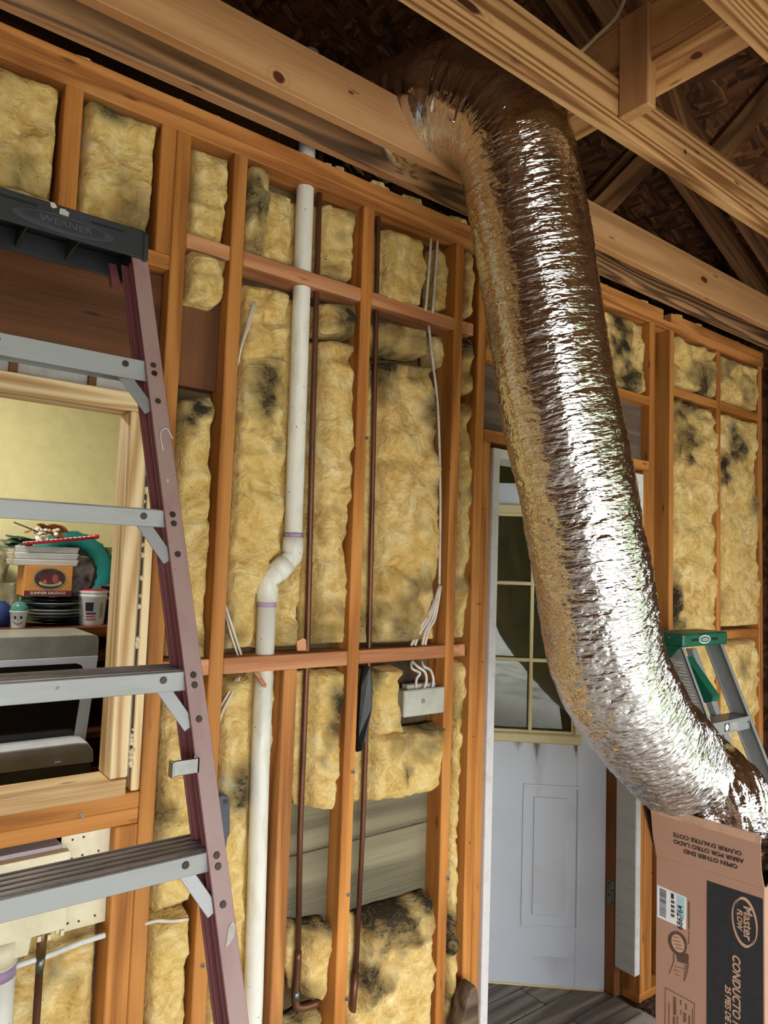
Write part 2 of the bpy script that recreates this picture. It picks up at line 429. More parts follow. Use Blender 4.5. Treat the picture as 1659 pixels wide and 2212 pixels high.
M_GREYBOX = plain('light_grey_plastic', (186, 186, 174), 0.5, 0, 0.05)
M_STEEL = plain('zinc_steel', (150, 150, 150), 0.35, 0.9, 0.1)
M_RUST = plain('rusty_nail_steel', (70, 52, 40), 0.6, 0.5, 0.2)
M_BLACK = stained('black_moulded_plastic', (34, 36, 40), (66, 68, 74), 0.55, 0.4, 7.0, (1, 1, 1))
M_SLOT = plain('black_slot', (8, 8, 10), 0.8)
M_BLKBAG = plain('black_bag_film', (28, 26, 24), 0.35, 0, 0.2, bmp=0.4)
M_PAINT = plain('dried_white_paint', (206, 200, 192), 0.6, 0, 0.15)
M_FRP = stained('faded_red_fibreglass', (124, 70, 72), (142, 96, 94), 0.5, 0.6, 5.0, (3, 3, 0.8), speck=90, speckcol=(120, 100, 98))
M_FRPF = stained('worn_pink_fibreglass', (150, 124, 120), (138, 96, 96), 0.5, 0.5, 7.0, (3, 3, 1.0), speck=70, speckcol=(120, 92, 90))
M_ALU = stained('brushed_aluminium', (150, 152, 152), (126, 124, 122), 0.5, 0.35, 5.0, (1, 5, 5), metal=0.35, speck=30, speckcol=(120, 112, 104))
M_ALU2 = plain('worn_tread_aluminium', (162, 154, 152), 0.36, 0.7, 0.15, 8)
M_HOLE = plain('rivet_hole', (74, 58, 48), 0.5, 0.4, 0.2)
M_GREEN = plain('green_ladder_plastic', (14, 98, 72), 0.45, 0, 0.12)
M_LABEL = plain('grey_label_film', (158, 156, 150), 0.5, 0, 0.08)
M_TEALLBL = plain('teal_label_film', (20, 110, 120), 0.5)
M_NAVYLBL = plain('navy_label_film', (24, 40, 90), 0.5)
M_WHITELINE = plain('white_print', (226, 226, 222), 0.6)
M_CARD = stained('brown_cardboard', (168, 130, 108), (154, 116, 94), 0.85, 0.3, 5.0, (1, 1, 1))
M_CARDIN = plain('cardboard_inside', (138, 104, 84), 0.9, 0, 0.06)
M_INK = plain('black_print', (38, 38, 42), 0.75, 0, 0.1, 60)
M_INKLT = plain('faded_brown_print', (112, 82, 66), 0.8)
M_INKMID = plain('grey_brown_print', (88, 66, 54), 0.8)
M_STICK = plain('white_label_paper', (226, 230, 234), 0.55, 0, 0.03)
M_STICKB = plain('pale_blue_label_ink', (170, 206, 212), 0.55, 0, 0.03)
M_DOOR = stained('dirty_white_door_paint', (190, 194, 202), (164, 160, 156), 0.42, 0.22, 2.2, (1, 1, 0.6), speck=26, speckcol=(110, 100, 90), spr=.07)
M_DOORLOW = stained('streaked_white_door_paint', (190, 194, 202), (164, 160, 156), 0.42, 0.22, 2.2, (1, 1, 0.6), speck=26, speckcol=(110, 100, 90), spr=.07, drips=[(.492, .130, .022, .10, 2.2), (.492, .300, .018, .07, 2.4), (.492, .14, .05, .35, .5), (-.40, .22, .12, .12, .35), (.492, .05, .03, .05, 1.2)])
M_DOORGROOVE = plain('shaded_panel_moulding', (186, 190, 198), 0.45, 0, 0.06)
M_LITE = stained('aged_cream_plastic', (206, 190, 142), (176, 156, 108), 0.45, 0.3, 8.0)
M_JAMB = stained('dirty_white_jamb_paint', (216, 214, 214), (176, 158, 142), 0.5, 0.35, 4.0, (6, 6, 1.2))
M_RAWJAMB = wood('bare_jamb_wood', (96, 52, 26), (140, 86, 48), (166, 110, 66), 14, dirt=0.2, contrast=0.5)
M_CREAM = plain('cream_wall_paint', (226, 218, 164), 0.85, 0, 0.02)
M_CREAMPL = plain('cream_abs_plastic', (226, 216, 184), 0.45, 0, 0.04)
M_LILAC = stained('primer_stained_plastic', (206, 196, 204), (168, 150, 178), 0.5, 0.5, 5.0)
M_DRYWALL = plain('grey_drywall', (150, 146, 138), 0.9, 0, 0.06)
M_FOAM = plain('cream_spray_foam', (226, 210, 172), 0.9, 0, 0.1, 30, 0.6)
M_CONC = stained('dusty_concrete', (196, 192, 182), (150, 140, 126), 0.9, 0.45, 3.0, speck=30)
M_DEBRIS = plain('brown_debris', (88, 62, 44), 0.95, 0, 0.35, 40, 0.6)
def glass():
    m, nt, b = newmat('window_glass')
    b.inputs['Base Color'].default_value = (0.86, 0.90, 0.86, 1); b.inputs['Roughness'].default_value = 0.02
    b.inputs['IOR'].default_value = 1.5
    b.inputs['Transmission Weight'].default_value = 1.0
    return m
M_GLASS = glass()
def clear_film():
    m, nt, b = newmat('clear_plastic_film')
    b.inputs['Base Color'].default_value = (0.8, 0.8, 0.86, 1); b.inputs['Roughness'].default_value = 0.15
    b.inputs['Transmission Weight'].default_value = 0.8; b.inputs['IOR'].default_value = 1.15
    return m
M_FILM = clear_film()

M_SHEATH = plain('brown_backing_board', (104, 84, 56), 0.95, 0, 0.25, 6)  # dark brown picked so the gaps around the batts look shaded
# ================================================================== SETTING
PT = 2.978                     # top of the double top plate
JB, JT = 2.985, 3.135          # joist underside / top
X_R = 3.87                     # right end wall
def boxes(name, lst, mat, parent=None):
    vs = []; fs = []
    for (x0, x1, y0, y1, z0, z1) in lst:
        o = len(vs)
        vs += [(x, y, z) for x in (x0, x1) for y in (y0, y1) for z in (z0, z1)]
        fs += [tuple(o+i for i in f) for f in ((0, 1, 3, 2), (4, 6, 7, 5), (0, 4, 5, 1), (2, 3, 7, 6), (0, 2, 6, 4), (1, 5, 7, 3))]
    return link(name, fix(mesh(name, vs, fs)), mat, parent)

floor = boxes('floor', [(-4.1, X_R+0.1, -5.3, 0.0, -0.15, 0.0), (-4.1, X_R+0.2, 0.0, 2.8, -0.15, -0.021)], M_CONC)
tag(floor, 'dusty grey concrete slab of the open garage', 'floor', kind='structure')
ground = boxes('ground', [(-30, 30, -40, -5.3, -0.25, -0.04)], plain('pale_gravel', (190, 188, 176), 0.95, 0, 0.2, 3))
lawn = boxes('lawn', [(4.2, 30, -5.29, 20, -0.25, -0.05)], plain('green_lawn', (104, 132, 66), 0.95, 0, 0.25, 5))
tag(lawn, 'green lawn outside the side opening of the garage', 'lawn', kind='structure')
tag(ground, 'pale gravel ground outside the garage opening', 'ground', kind='structure')
def reflection_hedge(x0, x1, y0, y1, h, seed, label):  # unseen greenery added to vary and tint the reflections in the foil
    n = 60; m_ = 14; vs = []; fs = []
    for i in range(n+1):
        t = i/n; bx_, by_ = x0+(x1-x0)*t, y0+(y1-y0)*t; L_ = math.hypot(x1-x0, y1-y0); nx_, ny_ = -(y1-y0)/L_, (x1-x0)/L_
        for j in range(m_):
            a = math.pi*j/(m_-1); vs.append((bx_+nx_*1.4*math.cos(a), by_+ny_*1.4*math.cos(a), -.05+h*math.sin(a)**.7))
    V = np.array(vs); k_ = .5+fbm(V*1.1, 4, seed); c_ = np.array([(x0+x1)/2, (y0+y1)/2, 0])
    V[:, 2] = np.maximum(-.05, V[:, 2]*(.45+.75*k_-.2)); V[:, :2] += (fbm(V*1.7+9, 3, seed+3)-.5)[:, None]*1.2
    for i in range(n):
        for j in range(m_-1): a = i*m_+j; fs.append((a, a+1, a+m_+1, a+m_))
    o = link('reflection_hedge', fix(mesh('reflection_hedge', V-c_, fs, True)), M_HEDGE, None, Matrix.Translation(Vector(c_)))
    return tag(o, label, 'reflection_hedge')
M_HEDGE = plain('hedge_leaves', (104, 122, 86), 0.9, 0, .35, 3.0, .6)
reflection_hedge(1.5, 16, -14, -15, 3.0, 4, 'unseen green bushes added behind the photographer for foil reflections')
reflection_hedge(11, 12.5, -13, 3, 3.2, 8, 'unseen green bushes added beyond the lawn for foil reflections')
ww = [(-4.1, -0.52, .09, .105, 0, PT), (-0.52, 0.60, .09, .105, 0, 1.20), (-0.52, 0.60, .09, .105, 2.18, PT), (0.60, 1.80, .09, .105, 0, PT),
      (1.80, 2.735, .09, .105, 2.21, PT), (2.735, X_R+.1, .09, .105, 0, PT)]
wall = boxes('wall_back', ww, M_SHEATH)
tag(wall, 'open stud wall with bare framing between garage and house', 'wall', kind='structure')
gv = [(-4.1, 1.3, 2.76), (X_R+.1, 1.3, 2.76), (X_R+.1, 1.3, 3.262), (-0.2, 1.3, 5.178), (-4.1, 1.3, 3.385)]
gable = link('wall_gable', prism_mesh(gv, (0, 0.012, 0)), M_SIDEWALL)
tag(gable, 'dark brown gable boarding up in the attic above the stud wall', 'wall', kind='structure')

# studs: x0, x1, z0, z1
BP = 0.04
PB = 2.894
for (x0, x1, z0, z1) in [(.347, .388, 2.557, PB), (.580, .6195, 2.557, PB), (.6205, .660, BP, PB), (.565, .6195, BP, 1.134),
                         (.783, .823, BP, PB), (1.221, 1.262, BP, PB), (1.613, 1.652, BP, PB), (1.727, 1.7655, BP, PB), (1.7665, 1.803, BP, 2.224),
                         (2.747, 2.788, BP, 2.224), (2.789, 2.832, BP, PB), (2.951, 2.985, BP, PB), (3.371, 3.407, BP, PB), (3.800, 3.838, BP, PB),
                         (-.56, -.522, BP, PB), (-1.0, -.962, BP, PB), (-1.43, -1.392, BP, PB), (-1.86, -1.822, BP, PB)]:
    board('stud', (x0, x1), (0, .089), (z0, z1), M_STUD, wall)
board('stud', (1.010, 1.052), (0.004, .087), (BP, 1.477), M_PLATE, wall)
board('trimmer_stud', (.598, .6195), (0.004, .088), (1.212, 2.19), M_NEW, wall)
board('bottom_plate', (-4.0, 1.803), (0, .089), (0, BP), M_STUD, wall)
board('bottom_plate', (2.747, 3.838), (0, .089), (0, BP), M_STUD, wall)
KN_P = [(1.0, .0, .0, .022, .012), (-1.3, 0, 0, .02, .012)]
board('top_plate', (-4.0, 3.86), (0, .089), (PB, 2.933), M_PLATE, wall)
board('top_plate', (-4.0, 2.90), (0.002, .089), (2.9345, PT), M_PLATE, wall)
board('top_plate', (2.965, 3.86), (0.002, .089), (2.9345, PT), M_PLATE, wall)
for (x0, x1, z0, z1) in [(.660, .783, 2.59, 2.63), (.823, 1.221, 2.588, 2.63), (1.262, 1.613, 2.588, 2.63), (1.652, 1.705, 2.588, 2.63),
                         (.660, .783, 1.478, 1.52), (.823, 1.221, 1.477, 1.52), (1.262, 1.613, 1.479, 1.52), (1.652, 1.703, 1.48, 1.52),
                         (2.985, 3.371, 2.597, 2.637), (3.407, 3.80, 2.597, 2.637), (3.407, 3.80, 1.47, 1.512)]:
    board('block', (x0, x1), (0.0, .088), (z0, z1), M_BLOCK if x0 < 2.9 else M_STUD, wall)
# over the window
board('header_plank', (-.60, .6195), (.045, .084), (2.235, 2.516), M_HEAD, wall)
board('header_plank', (.661, .782), (.045, .084), (2.235, 2.50), M_HEAD, wall)
board('header_plate', (-.52, .6195), (0, .089), (2.517, 2.556), M_STUD, wall)
board('rough_sill', (-.52, .6195), (0.0, .089), (1.172, 1.210), M_STUD, wall)
board('rough_sill', (-.52, .6195), (0.001, .089), (1.135, 1.1715), M_STUD, wall)
# over the door
board('door_header_plate', (1.7665, 2.788), (0, .089), (2.225, 2.268), M_STUD, wall)
board('door_header_plate', (1.7665, 2.788), (0, .089), (2.518, 2.556), M_STUD, wall)
board('header_board', (1.7665, 2.40), (.04, .08), (2.269, 2.517), M_BARN, wall)
board('header_board', (2.405, 2.788), (.04, .08), (2.269, 2.517), M_BARN, wall)
board('sheathing_plank', (1.053, 1.612), (.066, .086), (.70, .93), M_GREY, wall)
board('sheathing_plank', (1.053, 1.612), (.066, .086), (.932, 1.16), M_GREY, wall)

# right end wall
wr = boxes('wall_right', [(X_R, X_R+.02, -1.75, 1.3, 0, 3.30), (X_R, X_R+.02, -5.2, -4.7, 0, 3.30), (X_R, X_R+.02, -4.7, -1.75, 2.25, 3.30)], M_SIDEWALL)
tag(wr, 'dark brown boarded end wall at the right corner', 'wall', kind='structure')
for y in (-.075, -.33, -.78, -1.22, -1.66, -4.9):
    board('stud', (X_R-.03, X_R-.001), (y, y+.04), (0.04, PT), M_SIDEWALL, wr)
wl = boxes('wall_left', [(-4.1, -4.0, -5.2, 1.3, 0, 3.38)], M_OSB)
tag(wl, 'brown panelled wall far to the left out of view', 'wall', kind='structure')
wf = boxes('wall_front', [(-4.1, -2.7, -5.3, -5.2, 0, 3.38), (3.5, X_R+.1, -5.3, -5.2, 0, 3.24), (-4.1, X_R+.1, -5.3, -5.2, 2.35, 3.24)], M_SIDEWALL)
tag(wf, 'wall with the wide open garage door behind the photographer', 'wall', kind='structure')
gf = [(-4.1, -5.2, 3.385), (X_R+.1, -5.2, 3.262), (-0.2, -5.2, 5.178)]
link('gable_board', prism_mesh(gf, (0, -.02, 0)), M_SIDEWALL, wf)

# roof deck, trusses
def rz(x): return 3.16+0.46*(3.95-x) if x > -.2 else 3.16+0.46*(4.15)-0.46*(-.2-x)
vs = []
for (x, y) in ((4.4, 1.5), (4.4, -5.6), (-.2, -5.6), (-.2, 1.5), (-4.6, -5.6), (-4.6, 1.5)): vs.append((x, y, rz(x)+.10))
vs += [(v[0], v[1], v[2]+.014) for v in vs]
fs = [(0, 1, 2, 3), (3, 2, 4, 5), (6, 9, 8, 7), (9, 11, 10, 8), (0, 6, 7, 1), (1, 7, 8, 2), (2, 8, 10, 4), (4, 10, 11, 5), (5, 11, 9, 3), (3, 9, 6, 0)]
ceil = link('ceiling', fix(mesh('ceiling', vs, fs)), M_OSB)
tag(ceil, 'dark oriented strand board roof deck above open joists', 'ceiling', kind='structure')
def knotpx(px, py, Y, xc, zc, ra, rb, axis='X'):
    P = U(px, py, Y); return (P[0]-xc, 0.0, 0.0, ra, rb), P
JX0, JX1 = -4.0, 3.86
jxc, jzc = (JX0+JX1)/2, (JB+JT)/2
def jk(px, py, Y, yc, ra, rb):
    P = U(px, py, Y); return (P[0]-jxc, P[1]-yc, P[2]-jzc, ra, rb)   # board local axes for axis X: (x, y, z)
k1 = [jk(602, 166, -.195, -.1775, .020, .017), jk(820, 325, -.195, -.1775, .012, .010), jk(920, 258, -.195, -.1775, .016, .012), jk(758, 200, -.195, -.1775, .010, .004), jk(1521, 604, -.195, -.1775, .03, .014)]
k2 = [jk(952, 48, -.646, -.628, .012, .009), jk(1480, 328, -.646, -.628, .009, .008), jk(1010, 10, -.646, -.628, .05, .012), jk(1614, 482, -.646, -.628, .006, .005)]
M_J1 = wood('joist_pine_smooth', (154, 104, 64), (190, 142, 96), (204, 160, 114), 9, dirt=0.08, knots=k1, vary=0.06, contrast=0.45)
M_J2 = wood('joist_pine_grained', (122, 80, 44), (176, 128, 82), (196, 152, 104), 34, gx=.22, dirt=0.10, knots=k2, vary=0.06, contrast=1.1)
board('joist', (JX0, JX1), (-.065, -.026), (JB, JT), M_WEATH, ceil)
board('joist', (JX0, JX1), (-.195, -.160), (JB, JT), M_J1, ceil)
board('joist', (JX0, JX1), (-.646, -.610), (JB, JT), M_J2, ceil)
for y in (-1.055, -1.475, -1.90, -2.33, -2.76, -3.19, -3.62, -4.05, -4.5):
    board('joist', (JX0, JX1), (y, y+.036), (JB, JT), M_J2, ceil)
for y in (-.065, -.195, -.646, -1.055, -1.475, -1.90, -2.76, -3.62, -4.5):
    beam('rafter', (-.25, y+.018, rz(-.25)+.02), (4.2, y+.018, rz(4.2)+.02), .14, .036, M_RAFT, ceil)
    beam('rafter', (-.25, y+.018, rz(-.25)+.02), (-4.4, y+.018, rz(-4.4)+.02), .14, .036, M_RAFT, ceil)
    beam('web', (2.15, y+.056, JT-.04), (2.75, y+.056, rz(2.75)-.0), .09, .034, M_RAFT, ceil)
    beam('web', (2.1, y+.056, JT-.04), (1.0, y+.056, rz(1.0)), .09, .034, M_RAFT, ceil)
    beam('web', (0.0, y+.056, JT-.04), (.75, y+.056, rz(.75)), .09, .034, M_RAFT, ceil)
# strongback across the joists and nailed block
M_SB = wood('strongback_pine', (140, 92, 52), (192, 140, 88), (212, 164, 112), 26, dirt=0.10, vary=0.06, contrast=0.9,
            knots=[(0.03, 0.0, 0.0, .018, .016)])
SBY0, SBY1 = -2.6, -.165
P = UZ(1505, 121, JT)
M_SB1 = wood('strongback_flat_pine', (140, 92, 52), (192, 140, 88), (212, 164, 112), 26, dirt=0.10, vary=0.06, contrast=0.9,
             knots=[(P[1]-(SBY0+SBY1)/2, -.019, P[0]-1.69, .018, .016)])
board('strongback', (1.620, 1.760), (SBY0, SBY1), (JT+.001, JT+.037), M_SB1, ceil)
board('strongback', (1.620, 1.657), (SBY0, SBY1), (JT+.038, JT+.178), M_SB, ceil)
board('nailer', (1.603, 1.643), (-.736, -.647), (3.016, 3.30), M_J1, ceil)

# gap above plate: bits of insulation and debris
bm = bmesh.new()
for k in range(60):
    x = random.uniform(-.3, 3.8); r = random.uniform(.012, .03)
    mt = Matrix.Translation((x, random.uniform(.02, .07), PT+r*.35)) @ Matrix.Diagonal((random.uniform(1, 2.2), 1, .6, 1))
    bmesh.ops.create_icosphere(bm, subdivisions=1, radius=r, matrix=mt)
me = bpy.data.meshes.new('scraps'); bm.to_mesh(me); bm.free()
link('insulation_scraps', me, M_INS, wall)['kind'] = 'stuff'

# ---------------- window opening with new pine frame
win = empty('window_1', (.05, .04, 1.7), label='unglazed window opening framed in new pale pine boards', cat='window', kind='structure')
board('jamb_board', (.541, .583), (-.012, .078), (1.252, 2.136), M_NEW, win)
board('jamb_board', (-.50, -.458), (-.012, .078), (1.252, 2.136), M_NEW, win)
board('sill_board', (-.50, .579), (-.02, .075), (1.212, 1.251), M_NEW, win)
board('head_board', (-.50, .583), (-.012, .078), (2.137, 2.182), M_NEW, win)
board('flashing_strip', (.584, .590), (.0, .085), (1.252, 2.136), M_DRYWALL, win)
board('flange', (-.50, .590), (.01, .07), (2.183, 2.234), plain('grey_white_flange', (190, 186, 182), 0.6), win)
for x in (.27, .44): board('shim', (x, x+.018), (-.002, .05), (2.184, 2.226), M_HEAD, win, c=.001)
bm = bmesh.new()
rr = random.Random(3)
for (za, zb, nb) in ((1.80, 2.05, 24), (1.52, 1.60, 5), (1.27, 1.36, 18), (1.65, 1.8, 5)):
    for k in range(nb):
        r = rr.uniform(.004, .0085)
        bmesh.ops.create_icosphere(bm, subdivisions=1, radius=r, matrix=Matrix.Translation((rr.uniform(.591, .597), rr.uniform(-.001, .01), rr.uniform(za, zb))))
me = bpy.data.meshes.new('foam'); bm.to_mesh(me); bm.free()
link('spray_foam', me, M_FOAM, win)['kind'] = 'stuff'

# ---------------- door
door = empty('door_1', (2.27, .05, 0), label='open white half glazed door standing ajar in its painted frame', cat='door', kind='structure')
fr = empty('door_frame', (2.27, .05, 0)); fr.parent = door; fr.matrix_parent_inverse = PW['door_1'].inverted()
board('jamb', (1.806, 1.840), (-.012, .128), (0.0, 2.205), M_JAMB, fr)
board('jamb', (2.702, 2.738), (-.006, .090), (0.128, 2.205), M_JAMB, fr)
board('jamb', (2.704, 2.738), (.0905, .150), (0.0, 2.205), M_RAWJAMB, fr)
board('head_jamb', (1.8405, 2.7015), (-.008, .128), (2.172, 2.205), M_JAMB, fr)
board('stop', (1.8405, 1.852), (.02, .075), (0.0, 2.17), M_JAMB, fr)
H0 = Vector((2.698, .137, 0.012)); DV = Vector((-.748, .664, 0)).normalized(); DN = Vector((DV.y, -DV.x, 0)).normalized()
if DN.y > 0: DN = -DN            # points towards the garage
MD = Matrix(((DV.x, 0, DN.x, H0.x), (DV.y, 0, DN.y, H0.y), (0, 1, 0, H0.z), (0, 0, 0, 1)))   # local: x from hinge, y up, z towards us
slab = link('door_slab', None, None, door, MD); slab.empty_display_size = .05
def dbox(name, s0, s1, z0, z1, d0, d1, mat, c=.002):
    L, W, T = s1-s0, z1-z0, d1-d0
    if L >= W: me = chamfer(L, W, T, c); R = Matrix.Identity(4)
    else: me = chamfer(W, L, T, c); R = Matrix(((0, -1, 0, 0), (1, 0, 0, 0), (0, 0, 1, 0), (0, 0, 0, 1)))
    return link(name, me, mat, slab, MD @ Matrix.Translation(((s0+s1)/2, (z0+z1)/2, (d0+d1)/2)) @ R)
DW, DH, TH = .86, 2.15, .042
dbox('stile', 0, .125, 0, DH, -TH, 0, M_DOOR); dbox('stile', DW-.125, DW, 0, DH, -TH, 0, M_DOOR)
dbox('rail', .1245, DW-.1245, 0, 1.04, -TH, 0, M_DOORLOW); dbox('rail', .1245, DW-.1245, 2.03, DH, -TH, 0, M_DOOR)
LS0, LS1, LZ0, LZ1 = .105, .755, 1.012, 2.055
for (a, b_, c_, d_) in ((LS0, LS1, LZ0, LZ0+.042), (LS0, LS1, LZ1-.042, LZ1), (LS0, LS0+.038, LZ0+.042, LZ1-.042), (LS1-.038, LS1, LZ0+.042, LZ1-.042)):
    dbox('glazing_frame', a, b_, c_, d_, -.004, .016, M_LITE, .006)
for (a, b_, c_, d_) in ((LS0+.03, LS1-.03, LZ0+.042, LZ0+.054), (LS0+.03, LS1-.03, LZ1-.054, LZ1-.042), (LS0+.038, LS0+.048, LZ0+.05, LZ1-.05), (LS1-.048, LS1-.038, LZ0+.05, LZ1-.05)):
    dbox('glazing_bead', a, b_, c_, d_, -.012, .006, M_LITE, .002)
cols = [LS0+.04, .332, .528, LS1-.04]; rows = [LZ0+.045, 1.368, 1.703, LZ1-.045]
for k in (1, 2): dbox('muntin', cols[k]-.008, cols[k]+.008, LZ0+.04, LZ1-.04, -.014, .008, M_LITE, .003)
for k in (1, 2): dbox('muntin', LS0+.04, LS1-.04, rows[k]-.008, rows[k]+.008, -.013, .0075, M_LITE, .003)
for i in range(3):
    for j in range(3):
        dbox('pane', cols[i], cols[i+1], rows[j], rows[j+1], -.024, -.020, M_GLASS, .0005)
for (a, b_) in ((.11, .355), (.505, .75)):
    # raised moulding ring and raised field
    for (q0, q1, w0, w1) in ((a, b_, .235, .247), (a, b_, .823, .835), (a, a+.012, .247, .823), (b_-.012, b_, .247, .823)):
        dbox('panel_moulding', q0, q1, w0, w1, -.002, .004, M_DOOR, .003)
    dbox('raised_panel', a+.055, b_-.047, .288, .783, -.004, .0045, M_DOOR, .004)
dbox('sweep', 0.0, DW, -.010, -.0005, -TH, .0, M_LITE, .002)
hz = .44
for zz in (.37, 1.1, 1.9):
    hg = boxes('hinge', [(2.7005, 2.7038, .094, .132, zz, zz+.10)], M_STEEL, fr)
    for k in range(4):
        lathe('screw', [(0.0001, 0), (.004, 0), (.004, .001), (.0001, .0012)], (2.7004, .103+.018*(k % 2), zz+.014+.024*k), M_HOLE, hg, 10, Matrix.Rotation(-math.pi/2, 4, 'Y'))

# ---------------- house interior
hf = empty('floor_house', (2.2, 1.0, 0), label='worn grey brown plank floor at the doorway', cat='floor', kind='structure')
yy = -.045; k = 0
while yy < 2.6:
    wd = .135
    cut = [(-1.6, .9), (.905, 2.42), (2.425, 4.0)] if k % 2 == 0 else [(-1.6, .4), (.405, 2.12), (2.125, 4.0)]
    for (a, b_) in cut:
        if yy < .1:
            a = max(a, 1.842); b_ = min(b_, 2.70)
            if b_-a < .2: continue
        board('plank', (a, b_), (yy, yy+wd-.004), (-.02, .004 if k else .012), M_PLANK, hf)
    yy += wd; k += 1
wk = boxes('wall_kitchen', [(-1.6, 1.75, 2.05, 2.12, 0, 2.7), (1.75, 4.0, 2.62, 2.7, 0, 2.7), (1.70, 1.78, .106, 2.62, 0, 2.7), (-1.7, -1.6, .1, 2.1, 0, 2.7), (3.80, 3.868, .11, 2.7, 0, 2.7)], M_CREAM)  # the cross partition is added to keep the hall behind the door dim
tag(wk, 'cream yellow painted kitchen wall behind the window', 'wall', kind='structure')
boxes('attic_floor', [(-4.0, 3.86, .107, 1.29, 2.752, 2.78)], M_SHEATH, gable)
kc = boxes('ceiling_house', [(-4.1, 4.02, .106, 2.7, 2.7, 2.75)], plain('white_ceiling_paint', (224, 222, 214), 0.9))
tag(kc, 'white painted kitchen ceiling inside the house', 'ceiling', kind='structure')
# kitchen ceiling lamp
cl = empty('ceiling_lamp', (.1, 1.1, 2.68), label='round kitchen ceiling lamp hidden above the window', cat='lamp')
lathe('lamp_base', [(.0001, 2.66), (.16, 2.66), (.16, 2.70), (.0001, 2.70)], (.1, 1.1, 0), M_GREYBOX, cl)
mlamp, nt, b = newmat('lamp_diffuser'); b.inputs['Emission Color'].default_value = (1, .93, .80, 1); b.inputs['Emission Strength'].default_value = 85.0; b.inputs['Base Color'].default_value = (1, 1, 1, 1)
lathe('lamp_shade', [(.0001, 2.60), (.08, 2.605), (.13, 2.63), (.15, 2.66), (.0001, 2.66)], (.1, 1.1, 0), mlamp, cl)

